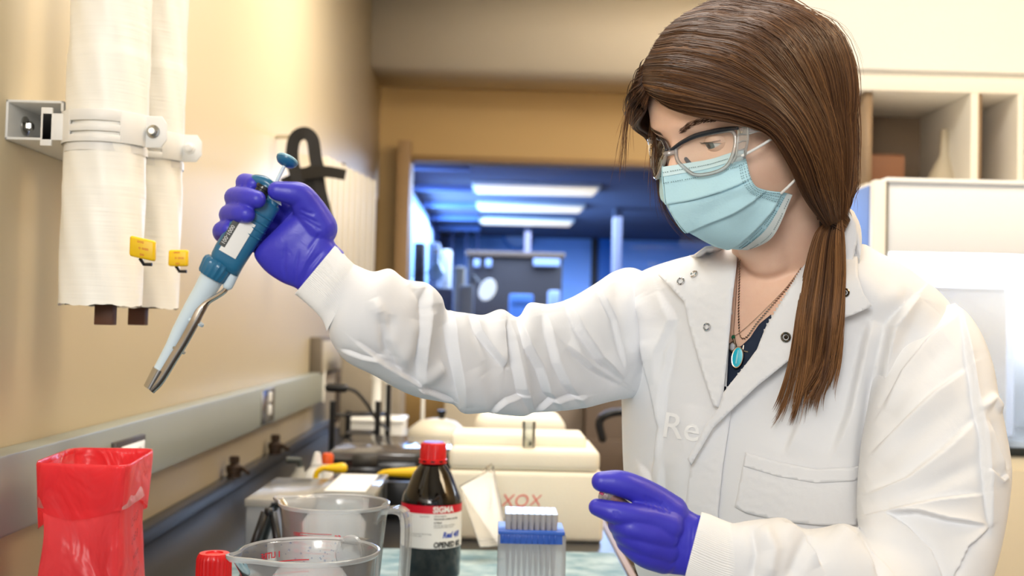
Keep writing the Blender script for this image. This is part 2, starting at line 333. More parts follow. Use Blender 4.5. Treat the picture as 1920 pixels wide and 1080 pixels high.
def pipe(cx,cy,z0,rad,seams,lab):
    t=thing('wall_pipe',lab,'pipe','white taped tubes on the left wall')
    R=[];n=64; zs_=np.arange(z0,3.02,.004)
    for i,z in enumerate(zs_):
        rr=rad*(1+.012*math.sin(z*9+cx*40))
        for s,a in seams: rr+=a*(1/(1+math.exp((z-s)*400)))      # ridges where tape layers end
        ring=[]
        for k in range(n):
            a=k*2*math.pi/n; q=rr+.0010*math.sin(3*a+z*7)+.0006*math.sin(9*a+z*60)
            zz=z+(.0012*math.sin(5*a+1)+.0006*math.sin(17*a) if i<2 else 0)
            ring.append((cx+q*math.cos(a),cy+q*math.sin(a),zz))
        R.append(ring)
    inner=[[(cx+(rad-.006)*math.cos(k*2*math.pi/n),cy+(rad-.006)*math.sin(k*2*math.pi/n),z) for k in range(n)] for z in (z0+.0,z0+.03)]
    MB().rings(R,cap=False).build('tube_wrap',tape,t)
    MB().rings(inner,cap=False).build('tube_lining',mat('card_lining',(70,64,50),.9),t)
    MB().lathe([(rad-.006,z0+.03),(.001,z0+.031)],(cx,cy,0),48).build('tube_plug',mat('torn_card',(150,140,118),.9,bump=1,bscale=200),t)
    return t
c1=P(199,300,1.45); c2=P(281,300,1.60)
R1=.0488; R2=.0445
z1=P(195,573,1.45)[2]; z2=P(283,578,1.60)[2]
t1=pipe(c1[0],c1[1],z1,R1,[(P(0,98,1.45)[2],.0012),(P(0,343,1.45)[2],.0010)],'thick white taped tube nearest the camera on left wall')
t2=pipe(c2[0],c2[1],z2,R2,[(P(0,118,1.6)[2],.0012),(P(0,335,1.6)[2],.001)],'white taped tube behind the thick one on left wall')
for t,(px,py,d) in ((t1,(198,590,1.45)),(t2,(259,592,1.58))):
    a=P(px,py,d); MB().box(a-[.0115,.009,.013],a+[.0115,.009,.022]).build('wood_peg',MT['brown'],t,bevel=.001)
# torn tape lip under both tubes
# clamp bracket
br=thing('strut_bracket','white steel channel bracket bolted to wall holding both tubes','bracket')
zA=P(55,190,1.48)[2]; zB=P(55,265,1.48)[2]; ys=1.47; ye=1.85
xw=WX; xf=hit(118,225,1,1.47)[0]
m=MB(); th=.0035
m.box((xw,ys,zB),(xf,ye,zB+th)); m.box((xw,ys,zA-th),(xf,ye,zA)); m.box((xw,ys,zB),(xw+th,ye,zA))
m.box((xf-th,ys+.002,zB),(xf,ye,zA)); m.box((xf-th,ys,zA-.014),(xf,ye,zA)); m.box((xf-th,ys,zB),(xf,ye,zB+.014))
m.build('channel',MT['whitem'],br,bevel=.001)
cb=np.array([xw+th,ys+.05,(zA+zB)/2]); MB().lathe([(.011,0),(.013,.001),(.013,.003),(.009,.005)],cb,24,(1,0,0)).build('washer',MT['steel'],br)
MB().lathe([(.0065,.004),(.0065,.010),(.005,.012)],cb,6,(1,0,0)).build('wall_bolt',MT['steel'],br)
at_base(br)
def clamp(c,rad,zc,h,bd,lab):
    t=thing('pipe_clamp',lab,'pipe clamp','white steel clamps around the tubes')
    r=rad+.0035; th=.0022
    # front strap: from the bracket, around the front half, to an ear on the right
    def strap(a0,a1,za,zb_,mb,x=1.0):
        n=24;A=[a0+(a1-a0)*k/n for k in range(n+1)]
        ri=[[(c[0]+q*math.cos(a),c[1]+q*math.sin(a),z) for q,z in ((r,za),(r+th,za),(r+th,zb_),(r,zb_))] for a in A]
        mb.rings(ri)
    m=MB(); a0,a1=math.radians(-178),math.radians(-10)
    s=h/7
    strap(a0,a1,zc-h/2,zc-h/2+s*1.6,m); strap(a0,a1,zc-h/2+2.3*s,zc-h/2+3.8*s,m); strap(a0,a1,zc-h/2+4.6*s,zc+h/2,m)
    strap(a0,math.radians(-125),zc-h/2,zc+h/2,m); strap(math.radians(-55),a1,zc-h/2,zc+h/2,m)
    m.build('strap',MT['whitem'],t,bevel=.0006)
    ax0=c[0]+r-.004; yy=c[1]-.012; e=h/2
    oc=[(ax0,-e),(ax0+.024,-e),(ax0+.031,-e*.5),(ax0+.031,e*.5),(ax0+.024,e),(ax0,e)]
    MB().rings([[(x,yy,zc+z) for x,z in oc],[(x,yy+.0025,zc+z) for x,z in oc]]).build('clamp_ear',MT['whitem'],t,bevel=.0006)
    bc=np.array([ax0+.014,yy,zc]); MB().lathe([(.0085,0),(.0085,.002),(.006,.003),(.0058,.007),(.004,.008)],bc,16 ,(0,-1,0)).build('clamp_bolt',MT['steel'] if bd else MT['whitem'],t,angle=20)
    m=MB()  # arm reaching back into the channel
    m.box((xf-.006,c[1]-r*.6,zc-h*.42),(c[0]-r*.80,c[1]-r*.6+.003,zc+h*.42)); m.box((xf-.008,c[1]-r*.6,zc-h*.6),(xf+.006,c[1]-r*.6+.004,zc+h*.6))
    m.build('clamp_arm',MT['whitem'],t,bevel=.0006)
    n=32; MB().rings([[(c[0]+(rad+.0018)*math.cos(k*2*math.pi/n),c[1]+(rad+.0018)*math.sin(k*2*math.pi/n),z) for k in range(n)] for z in (zc-h/2-.010,zc-h/2)],cap=False).build('collar_band',MT['whitem'],t)
    at_base(t)
clamp(c1,R1,P(200,240,1.42)[2],.040,True,'slotted white clamp with steel bolt around the thick tube')
clamp(c2,R2,P(300,275,1.58)[2],.038,False,'slotted white clamp with painted bolt around the rear tube')
at_base(t1); at_base(t2)
def ytag(px,py,d,w,h,lab,rot=-.12):
    t=thing('yellow_tag',lab,'tag','yellow tags stuck in the tubes')
    c=P(px,py,d); ax=[np.array([math.cos(rot),math.sin(rot)*-.2,-math.sin(-rot)*1.0]),np.array([0,1.,0]),np.array([0,0,1.])]
    ax[0]=np.array([1,0,rot]);ax[0]/=np.linalg.norm(ax[0])
    MB().box((-w/2,-.005,-h/2),(w/2,.005,h/2),ax,c).build('tag_body',MT['yellow'],t,bevel=.003,seg=3)
    for k,sx in enumerate((-.18,.02,.2)):
        text_mesh(['ooo','o ooo','oo'][k],.0055,'tag_print',MT['redink'],t,lambda x,y,k=k,sx=sx:c+ax[0]*(x*.9-.004+sx*.3*w)+np.array([0,-.0053,0])+ax[2]*(y+.006-k*.0075))
    MB().tube([c+[-.004,.004,-h/2],c+[-.002,.012,-h/2-.006],c+[.008,.012,-h/2-.006]],.0022).build('tag_clip',MT['black'],t); at_base(t)
ytag(268,466,1.38,.0315,.025,'slanted yellow printed tag stuck in the thick tube',-.2)
ytag(335,484,1.52,.026,.022,'smaller yellow printed tag stuck in the rear tube',.02)
# strip hanging behind the tubes
hs=thing('hanging_strip','thin tan strip with red top hanging behind the tubes','strip')
y_=1.75; a=hit(326,425,1,y_); b=hit(340,318,1,y_)
mbox('strip_body',(a[0],y_,a[2]),(b[0],y_+.006,b[2]),mat('tan_strip',(196,150,96),.6),hs,bevel=.001)
mbox('red_top',(a[0]+.002,y_-.002,b[2]-.012),(b[0]-.002,y_,b[2]),MT['red'],hs,bevel=0)
mbox('yellow_foot',(a[0]-.001,y_-.003,a[2]),(b[0]+.001,y_+.004,a[2]+.018),mat('foot_y',(190,170,50),.5),hs,bevel=.001); MB().tube([(b[0]-.004,y_+.004,b[2]-.004),(WX,y_+.03,b[2]+.004)],.002,8).build('wall_hook',MT['steel'],hs); at_base(hs)
# ---------- things hanging farther along the left wall ----------
def ribbon(pts,w,name,m,par,nrm=(1,-.35,0),th=.006):
    p=spline(pts,30); R=[]; nr=np.asarray(nrm,float); nr/=np.linalg.norm(nr)
    for i in range(len(p)):
        t=p[min(i+1,29)]-p[max(i-1,0)]; t/=np.linalg.norm(t); s=np.cross(t,nr); s/=np.linalg.norm(s)
        ww=w[0]+(w[1]-w[0])*i/29
        R.append([p[i]-s*ww/2,p[i]+s*ww/2,p[i]+s*ww/2+nr*th,p[i]-s*ww/2+nr*th])
    return MB().rings(R).build(name,m,par)
hn=thing('harness','black strap harness with loop hanging on the left wall','harness')
webm=mat('black_web',(24,23,24),.6,bump=.5,bscale=400)
q=lambda x,y,d=3.2:P(x,y,d)
ribbon([q(560,345),q(548,300),q(552,262),q(570,250),q(586,262),q(592,300),q(600,330)],(.036,.036),'loop_strap',webm,hn,(.2,-1,0))
ribbon([q(548,330,3.21),q(575,325,3.2),q(610,322,3.19),q(648,328,3.18)],(.036,.030),'cross_strap',webm,hn,(.1,-1,0))
ribbon([q(560,320,3.22),q(572,345,3.22),q(590,380,3.22),q(614,424,3.22)],(.12,.045),'long_strap',webm,hn,(.1,-1,0))
ribbon([q(598,330,3.21),q(602,360,3.21),q(610,395,3.21),q(616,425,3.21)],(.03,.036),'second_strap',webm,hn,(.1,-1,0))
a=q(612,408,3.16); mbox('yellow_mark',a-[.006,.001,.008],a+[.006,.001,.008],MT['yellow'],hn,bevel=0)
a=q(572,256,3.22); MB().tube([a,[WX,a[1]+.02,a[2]]],.006).build('wall_hook',MT['steel'],hn); at_base(hn)
cream=mat('cream_folder',(214,206,190),.5)
for k in range(9):
    t=k/8; px=615+k*11; d=2.95+1.2*t
    yb=480+60*t; ytop=290+45*t
    y=hit(px,400,0,-.575)[1]; zt_=hit(px,ytop,0,-.575)[2]; zb_=hit(px,yb,0,-.575)[2]
    f=thing('wall_folder',['first','second','third','fourth','fifth','sixth','seventh','eighth','ninth'][k]+' cream folder from the harness in the wall rack','folder','cream folders in the wall rack')
    mbox('folder_body',(WX,y,zb_),(-.575,y+.035,zt_),cream,f,bevel=.006)
    mbox('paper_edge',(WX,y+.037,zb_+.01),(-.585,y+.075,zt_-.02),MT['paper'],f,bevel=.003); at_base(f)
sk=thing('switch_box','grey framed box with pale plate fixed on wall above the rail','switch box')
a=hit(590,705,0,-.62);b=hit(640,630,0,-.62)
mbox('box_frame',(WX,a[1],a[2]),(-.60,b[1],b[2]),mat('box_dark',(110,100,86),.5),sk,bevel=.003)
mbox('plate',(-.601,a[1]+.03,a[2]+.012),(-.597,b[1]-.04,b[2]-.012),mat('plate_grey',(176,168,150),.5),sk,bevel=.002); at_base(sk)
# ================= bench =================
BZ=.90; BXR=hit(1160,1020,2,.90)[0]
yfar=4.4
bm_=MB(); bm_.box((WX,.35,BZ-.035),(BXR-.012,yfar,BZ))
o=bm_.build('worktop',MT['bench'],bevel=.004); tag(o,'long black worktop running along the left wall','worktop')
o=mbox('worktop_edge',(BXR-.012,.35,BZ-.035),(BXR,yfar,BZ-.0),MT['edge'],o,bevel=.001)
cb=thing('base_cabinet','beige base cabinet under the long black worktop','cabinet')
mbox('cabinet_body',(WX+.002,.45,.08),(BXR-.06,yfar-.05,BZ-.036),MT['beige'],cb)
for k in range(6):
    d_=mbox('door',(BXR-.06,.5+k*.63,.12),(BXR-.042,1.11+k*.63,BZ-.06),MT['beige'],cb); mbox('handle',(BXR-.042,.56+k*.63,.70),(BXR-.030,.60+k*.63,.80),MT['steel'],d_)
mbox('plinth',(WX+.002,.5,0),(BXR-.10,yfar-.1,.08),MT['black'],cb); at_base(cb)
pad=bpy.data.materials.new('blue_pad'); pad.use_nodes=True; nt=pad.node_tree; b_=nt.nodes['Principled BSDF']; b_.inputs['Roughness'].default_value=.8
tc=nt.nodes.new('ShaderNodeTexCoord'); n1=nt.nodes.new('ShaderNodeTexNoise'); n1.inputs['Scale'].default_value=22; n1.inputs['Detail'].default_value=6; cr=nt.nodes.new('ShaderNodeValToRGB')
cr.color_ramp.elements[0].position=.35; cr.color_ramp.elements[0].color=srgb(120,158,176); cr.color_ramp.elements[1].position=.68; cr.color_ramp.elements[1].color=srgb(188,212,220)
nt.links.new(tc.outputs['Object'],n1.inputs[0]); nt.links.new(n1.outputs[0],cr.inputs[0]); nt.links.new(cr.outputs[0],b_.inputs['Base Color'])
pr=hit(1152,1036,2,BZ+.002)
MB().rings([[(-.44,.95,z),(pr[0],.95,z),(pr[0],pr[1],z),(-.44,pr[1]-.01,z)] for z in (BZ,BZ+.002)]).build('absorbent_pad',pad)
tag(bpy.data.objects['absorbent_pad'],'mottled pale blue absorbent pad lying on the worktop','pad')
PZ=BZ+.0022
def onb(px,d,z=BZ,py=None): # point above the bench at pixel column px and depth d
    y0=613+(1.3-z)*FPX/d; p=P(px,y0,d); p[2]=z; return p
# ---- amber reagent bottle ----
def bottle_thing():
    t=thing('reagent_bottle','dark brown glass bottle with red cap and white label on the blue pad','bottle')
    c=onb(806,1.80,PZ); H=P(806,830,1.80)[2]-PZ; R=.0475
    am=mat('amber_glass',(9,5,4),.05,spec=.5,coat=.3)
    prof=[(.001,.002),(R-.008,0),(R-.002,.003),(R,.009),(R,.125),(R-.0015,.135),(R-.006,.145),(R*.62,.174),(.0205,.186),(.0175,.191),(.0175,.20)]
    s=H/.223; prof=[(r,z*s) for r,z in prof]
    MB().lathe(prof,c,64).build('glass_body',am,t,angle=70)
    # cap with ribs and tamper ring
    m=MB(); z0=.189*s; z1=H
    n=96; R_=[]
    for z,r,rb in [(z0,.0225,0),(z0+.006,.0225,0),(z0+.0065,.0205,.0),(z0+.008,.0203,.0005),(z1-.004,.0198,.0007),(z1-.001,.0185,.0002),(z1,.0165,0)]:
        R_.append([c+[(r+rb*(1 if math.sin(k*2*math.pi/n*28)>0 else -1))*math.cos(k*2*math.pi/n),(r+rb*(1 if math.sin(k*2*math.pi/n*28)>0 else -1))*math.sin(k*2*math.pi/n),z] for k in range(n)])
    m.rings(R_); cp=m.build('screw_cap',MT['red'],t)
    MB().lathe([(.0165,z1),(.0155,z1+.0012),(.001,z1+.0012)],c,40).build('cap_disc',mat('blue_disc',(130,110,215),.4),cp)
    m=MB()
    for k in range(10):
        a=k*math.pi/5+.35; u=np.array([math.cos(a),math.sin(a),0]); w=np.array([-math.sin(a),math.cos(a),0])
        m.box((.0215,-.003,z0+.0025),(.0228,.003,z0+.005),[u,w,np.array([0,0,1.])],c)
    m.build('tamper_slots',MT['ink'],cp,smooth=False)
    # label wraps the glass; its text faces the camera
    RL=R+.0004; az0=math.atan2(CAM[1]-c[1],CAM[0]-c[0])
    def cyl(a,z,r=RL): return c+np.array([r*math.cos(az0+a),r*math.sin(az0+a),z])
    def band(name,za,zb,mm,r,a0=-1.75,a1=1.75,par=t):
        n=60; MB().rings([[cyl(a0+(a1-a0)*k/n,z,r) for k in range(n+1)] for z in (za,zb)],cap=False,closed=False).build(name,mm,par)
    zl0=P(806,1028,1.76)[2]-PZ; zl1=P(806,948,1.76)[2]-PZ; zr=zl1-.0125
    band('paper_label',zl0,zr,MT['paper'],RL); band('red_band',zr,zl1,mat('label_red',(206,18,44),.35),RL+.0001)
    def put(s,size,x0,z,mm,nm,bold=0,shear=0,sx=1):
        text_mesh(s,size,nm,mm,t,lambda x,y:cyl((x0+x*sx)/R,z+y,RL+.0005),bold=bold,shear=shear)
    put('SIGMA',.0125,.0022,zr+.0022,MT['paper'],'brand_text',bold=.0005,sx=.95)
    put('H3136-500ML',.0034,.004,zr-.005,MT['ink'],'label_print'); put('Hematoxylin solution according',.0033,.004,zr-.009,MT['ink'],'label_print',bold=.0001)
    put('to Mayer',.0034,.004,zr-.0145,MT['ink'],'label_print',bold=.0001); put('Hamatoxylin Losung nach Mayer',.0028,.004,zr-.0185,MT['ink'],'label_print'); put('Hematoxyline Mayer solution',.0028,.004,zr-.0215,MT['ink'],'label_print')
    put('Exp 04-2021',.003,-.018,zr-.005,MT['ink'],'label_print'); put('Lot 10-51',.003,-.043,zr-.0045,MT['ink'],'label_print'); put('sigma',.003,-.043,zr+.003,MT['paper'],'label_print')
    put('For laboratory use only. Not for drug,',.0028,-.043,zr-.032,MT['ink'],'label_print'); put('household or other uses.',.0028,-.043,zr-.0352,MT['ink'],'label_print')
    put('Real 4/8',.0125,.018,zr-.037,MT['blueink'],'handwriting',bold=.0004,shear=.25,sx=.8)
    put('OPENED 8/2',.0115,.004,zr-.0515,MT['ink'],'handwriting',bold=.0005,shear=.1,sx=.82); at_base(t)
bottle_thing()
# ---- measuring jugs ----
def jug(cx_px,d,rimpx,rimy,hang,lab,spout_ang,bead=True):
    t=thing('measuring_jug',lab,'measuring jug','clear plastic measuring jugs'); base=onb(cx_px,d,PZ if d>1.3 else BZ); base[2]=BZ+.0022 if base[0]>-.40 else BZ
    r1=rimpx/2/FPX*d; zt=P(cx_px,rimy,d)[2]; H=zt-base[2]; r0=r1*.80; n=96
    def ring(z,r,sp=0,hh=0):
        out=[]
        for k in range(n):
            a=k*2*math.pi/n; da=(a-spout_ang+math.pi)%(2*math.pi)-math.pi; e=math.exp(-(da/.22)**2)
            out.append(base+np.array([(r+sp*e)*math.cos(a),(r+sp*e)*math.sin(a),z+hh*e]))
        return out
    S_=lambda f:r0+(r1-r0)*f
    R=[ring(H*f,S_(f),.016*max(0,(f-.8)/.2)**1.5) for f in [0,.02,.1,.2,.3,.4,.5,.6,.7,.8,.85,.9,.95,.985]]
    R+= [ring(H*.99,r1+.002,.017),ring(H*1.0,r1+.0022,.018,.001),ring(H*1.003,r1+.0005,.017,.001),ring(H*.99,r1-.0012,.016),ring(H*.9,S_(.9)-.0015,.008),ring(H*.5,S_(.5)-.0015),ring(H*.03,r0-.0015)]
    m=MB(); m.rings(R,cap=True); m.build('jug_wall',MT['jug'],t)
    MB().rings([ring(H-.004,r1+.0015,.016),ring(H-.002,r1+.0030,.0175,.001),ring(H+.0008,r1+.0028,.018,.0015),ring(H+.0012,r1+.0008,.017,.001),ring(H-.001,r1-.0006,.016)],cap=False).build('rim',clear('jug_rim',(255,255,255),.45,.12),t)
    # handle
    u=np.array([math.cos(hang),math.sin(hang),0]); w=np.array([-u[1],u[0],0])
    path=[base+u*(r1-.002)+[0,0,H*.97],base+u*(r1+.018)+[0,0,H*.985],base+u*(r1+.030)+[0,0,H*.93],base+u*(r1+.032)+[0,0,H*.72],base+u*(r1+.030)+[0,0,H*.45],base+u*(r1+.028)+[0,0,H*.2]]
    p=spline(path,36); m=MB(); RR=[]
    for i in range(36):
        tt=p[min(i+1,35)]-p[max(i-1,0)]; tt/=np.linalg.norm(tt); nn_=np.cross(w,tt)
        hw,ht=.0115,.0022
        RR.append([p[i]-w*hw-nn_*ht,p[i]+w*hw-nn_*ht,p[i]+w*hw+nn_*ht*2.5,p[i]+w*(hw-.002)+nn_*ht*2.5,p[i]+w*(hw-.002)+nn_*ht*.2,p[i]-w*(hw-.002)+nn_*ht*.2,p[i]-w*(hw-.002)+nn_*ht*2.5,p[i]-w*hw+nn_*ht*2.5])
    m.rings(RR).build('handle',clear('handle_clear',(255,255,255),.22,.08),t)
    MB().lathe([(.001,0),(.016,0),(.018,.002),(.001,.003)],base+u*(r1-.004)+[0,0,H*.93],24,(u[0],u[1],-.25)).build('handle_web',clear('web_clear',(245,248,250),.4,.1),t)
    return t,base,r0,r1,H
def marks(t,base,r0,r1,H,a0,labs,flip=1):
    m=MB()
    def pt(a,f,off=.0006): r=r0+(r1-r0)*f+off; return base+np.array([r*math.cos(a),r*math.sin(a),H*f])
    def line(a,b,f,w=.0008):
        n=14; m.rings([[pt(a+(b-a)*k/n,f) for k in range(n+1)],[pt(a+(b-a)*k/n,f+w/H) for k in range(n+1)]],cap=False,closed=False)
    for k in range(22):
        f=.80-k*.032; L=.62 if k%4==0 else (.22 if k%2 else .34)
        if k%4==0: line(a0-.31,a0+.31,f)
        else: line(a0+.31-L*.7,a0+.31,f); line(a0-.31,a0-.31+L*.4,f)
    line(a0-.31,a0+.31,.82)
    m.build('scale_lines',MT['redink'],t,smooth=False)
    for k,s in enumerate(labs):
        f=.80-k*.13
        text_mesh(s,.0085,'scale_text',MT['redink'],t,lambda x,y:pt(a0+.36+x/r1,f+y/H-.02),bold=.0002)
    for k,s in enumerate(['1000','900','800','700','600','500']):
        text_mesh(s,.0065,'scale_text',MT['redink'],t,lambda x,y:pt(a0-.50+x/r1,.815-k*.065+y/H-.02),bold=.0001)
# back jug, with water inside
t,b0,r0,r1,H=jug(620,1.47,200,943,math.radians(-15),'measuring jug half full of water standing behind the other jug',math.radians(160))
marks(t,b0,r0,r1,H,math.radians(-102),['32 oz','24','20','16'])
wt=clear('water',(246,250,252),.07,.02,.8)
MB().lathe([(.001,.003),(r0-.003,.003),(r0+(r1-r0)*.68-.0025,H*.68),(.001,H*.68)],b0,64).build('water',wt,t); at_base(t)
t,b0,r0,r1,H=jug(572,1.12,250,1033,math.radians(60),'nearest measuring jug cut by the lower picture edge',math.radians(213))
marks(t,b0,r0,r1,H,math.radians(-35),['16','12','8','4'])
m=MB()
for k in range(46):
    a=random.uniform(1.2,3.6); f=random.uniform(.86,.99); r=r0+(r1-r0)*f-.0022
    p=b0+np.array([r*math.cos(a),r*math.sin(a),H*f]); q=random.uniform(.0006,.0013); m.lathe([(.0001,-q),(q*.8,-q*.5),(q,0),(q*.8,q*.5),(.0001,q)],p,8)
tag(m.build('water_drops',MT['glass'],t),None,None,None,'stuff')
def pt2(a,f): r=r0+(r1-r0)*f-.003; return b0+np.array([r*math.cos(a),r*math.sin(a),H*f])
text_mesh('1 LITRE',.0085,'litre_text',MT['redink'],t,lambda x,y:pt2(math.radians(128)+x/r1,.90+y/H),bold=.0002)
text_mesh('900',.007,'litre_text',MT['redink'],t,lambda x,y:pt2(math.radians(128)+x/r1,.83+y/H),bold=.0001)
m=MB()
for k in range(4):
    m.rings([[pt2(math.radians(100+j*3.2),.87-k*.07) for j in range(14)],[pt2(math.radians(100+j*3.2),.876-k*.07) for j in range(14)]],cap=False,closed=False)
m.build('scale_lines',MT['redink'],t,smooth=False); at_base(t)
# ---- red capped bottle in front ----
t=thing('small_bottle','small bottle with ribbed red screw cap beside the red bag','bottle')
c=onb(394,1.28,BZ); ztop=P(394,1038,1.28)[2]-BZ
MB().lathe([(.001,0),(.030,0),(.032,.004),(.032,ztop*.55),(.028,ztop*.66),(.017,ztop*.72),(.017,ztop*.80)],c,40).build('bottle_body',clear('bottle_pp',(235,235,230),.5,.2),t)
n=112;RR=[]
for z,r,rb in [(ztop*.72,.0195,.0006),(ztop-.007,.0190,.0006),(ztop-.003,.0183,.0002),(ztop,.0165,0),(ztop+.0003,.010,0),(ztop-.0012,.0095,0)]:
    RR.append([c+[(r+rb*math.sin(k*2*math.pi/n*28))*math.cos(k*2*math.pi/n),(r+rb*math.sin(k*2*math.pi/n*28))*math.sin(k*2*math.pi/n),z] for k in range(n)])
MB().rings(RR).build('screw_cap',MT['red'],t); at_base(t)
# ---- polystyrene box ----
t=thing('foam_box','large white polystyrene box with pink marks and raised lid edge','foam box')
yb=hit(1000,1016,2,BZ)[1]; a=hit(838,1000,1,yb); b=hit(1131,1000,1,yb); zt=hit(1000,885,1,yb)[2]
x0,x1=a[0],b[0]; 
mbox('box_body',(x0,yb,BZ),(x1,yb+.24,zt),MT['foam'],t,bevel=.010,seg=4)
zl=hit(1000,842,1,yb+.012)[2]
mbox('lid',(x0,yb+.004,zt+.0005),(x1-.008,yb+.238,zl),MT['foam'],t,bevel=.012,seg=4)
z2=hit(1000,815,1,yb+.07)[2]
m=MB(); m.box((x0+.0,yb+.06,zl-.004),(x1-.030,yb+.20,z2)); lid=m.build('lid_panel',MT['foam'],t,bevel=.008,seg=3)
pk=mat('pink_marker',(232,120,110),.7)
for s,px,py,sz in [('I',912,958,.038),('X',938,950,.034),('O',962,950,.034),('X',992,948,.030)]:
    p0=hit(px,py,1,yb-.001); text_mesh(s,sz,'marker_writing',pk,t,lambda x,y,p0=p0:p0+np.array([x,-.0,y]),shear=.2,bold=-.0002)
at_base(t)
# vial on the lid
t=thing('glass_vial','small clear open vial standing on the polystyrene lid','vial'); c=hit(991,838,1,yb+.030); c[2]=zl
MB().lathe([(.001,0),(.011,0),(.0118,.003),(.0128,.048),(.0128,.050),(.0115,.050),(.0108,.004),(.001,.003)],c,32).build('vial_wall',clear('vial_clear',(248,250,248),.10,.06),t)
MB().lathe([(.0015,.004),(.003,.006),(.003,.012),(.001,.014)],c+[.003,-.003,0],10).build('residue',mat('dark_green',(50,60,40),.5),t); at_base(t)
# ---- bag / card of clear film leaning in front of foam box ----
t=thing('plastic_sleeve','crumpled clear plastic box lid leaning between bottle and tip rack','plastic lid')
yy=2.00
pts=[hit(862,912,1,yy+.03),hit(925,877,1,yy+.06),hit(948,985,1,yy-.02),hit(935,1022,1,yy-.05),hit(900,1026,1,yy-.06)]
nrm=np.array([.1,-1,.25]);nrm/=np.linalg.norm(nrm); 
fl=clear('film',(240,236,228),.22,.1)
MB().rings([pts,[p-nrm*.010 for p in pts]]).build('film_panel',fl,t,bevel=.001,smooth=False)
ed=[pts[0],pts[1],pts[2],pts[3],pts[4],pts[0]]; 
for a_,b_2 in zip(ed[:-1],ed[1:]): MB().tube([a_+nrm*.001,b_2+nrm*.001],.0009,6).build('film_edge',clear('film_edge',(250,250,245),.6,.1),t)
MB().tube([pts[1],hit(922,870,1,yy+.05),pts[1]+[-.02,0,-.006]],.0015,6).build('film_corner',fl,t); 
at_base(t)
# ---- pipette tip rack ----
t=thing('tip_rack','clear tip rack with blue tray and rows of white tips','tip rack')
d=1.62; zt=P(995,1000,d-.03)[2]; a=hit(933,1040,1,d-.035); b=hit(1050,1040,1,d-.035)
x0,x1=a[0],b[0]; y0=d-.035; y1=y0+.075
m=MB(); th=.0014
for (A,B) in [((x0,y0,PZ),(x1+.008,y0+th,zt)),((x0,y1-th,PZ),(x1+.008,y1,zt)),((x0,y0,PZ),(x0+th,y1,zt)),((x1+.008-th,y0,PZ),(x1+.008,y1,zt)),((x0,y0,PZ),(x1+.008,y1,PZ+th))]: m.box(A,B)
m.build('rack_box',clear('rack_clear',(252,253,255),.32,.08),t,bevel=.0006)
rb=mat('tray_blue',(52,96,190),.35)
zt2=zt+.010
m=MB(); m.box((x0+.003,y0-.001,zt-.012),(x1+.003,y1-.004,zt+.002)); m.box((x0-.000,y0-.003,zt+.001),(x1+.006,y1-.002,zt+.006)); 
m.build('blue_tray',rb,t,bevel=.001)
cols=9; pitch=(x1-x0-.014)/cols
tipm=clear('tip_plastic',(240,238,240),.72,.2)
tip=None; nt_=0
for i in range(cols):
    for j in range(8):
        cx=x0+.010+pitch*(i+.5); cy=y0+.006+(.075-.012)*(j+.5)/8
        if nt_==0:
            o=MB().lathe([(.0038,.028),(.0045,.028),(.0045,.018),(.0040,.016),(.0036,.0),(.0022,-.04),(.0006,-.068),(.0005,-.068)],(0,0,0),14).build('pipette_tip',tipm,t); o.location=(cx,cy,zt); tip=o
        else:
            o=tip.copy(); C.objects.link(o); o.parent=t; o.location=(cx,cy,zt)
        nt_+=1
m=MB()
for i in range(cols+1): m.box((x0+.006+pitch*i,y0-.0045,zt-.011),(x0+.0072+pitch*i,y0-.001,zt+.001))
m.build('tray_ribs',rb,t); at_base(t)
# ---- clear boxes at the ledge ----
def cbox(nm,lab,px0,px1,d,ztpx,th,fill,cat='container'):
    t=thing(nm,lab,cat); a=hit(px0,ztpx,1,d); b=hit(px1,ztpx,1,d); z=a[2]
    m=MB(); w=.0018; y1=d+th; BB=BZ
    for A,B in [((a[0],d,BB),(b[0],d+w,z-.012)),((a[0],y1-w,BB),(b[0],y1,z-.012)),((a[0],d,BB),(a[0]+w,y1,z-.012)),((b[0]-w,d,BB),(b[0],y1,z-.012)),((a[0],d,BB),(b[0],y1,BB+w))]: m.box(A,B)
    m.build('container_body',clear('cont_clear',(244,247,250),.42,.1),t,bevel=.001)
    mbox('container_lid',(a[0]-.003,d-.003,z-.014),(b[0]+.003,y1+.003,z),clear('lid_clear',(232,230,224),.62,.15),t,bevel=.003)
    for (A,B,mm,n_) in fill(a[0],b[0],d,y1,z): mbox(n_,A,B,mm,t,bevel=.002)
    at_base(t)
bl=mat('pale_blue_rack',(110,150,205),.5); gr=mat('green_rack',(60,170,140),.5)
cbox('storage_box','clear box with blue rack inside beside the black ledge',462,585,2.02,935,.28,lambda a,b,y0,y1,z:[((a+.04,y0+.01,BZ+.03),(b-.012,y1-.02,z-.02),bl,'inner_rack')])
cbox('storage_box','clear box with green rack and white lid behind the jug',592,700,2.05,922,.26,lambda a,b,y0,y1,z:[((a+.006,y0+.01,BZ+.045),(b-.006,y1-.02,z-.020),gr,'inner_rack'),((a+.014,y0-.0,z+.0002),(b-.014,y1-.03,z+.003),MT['paper'],'paper_slip')])
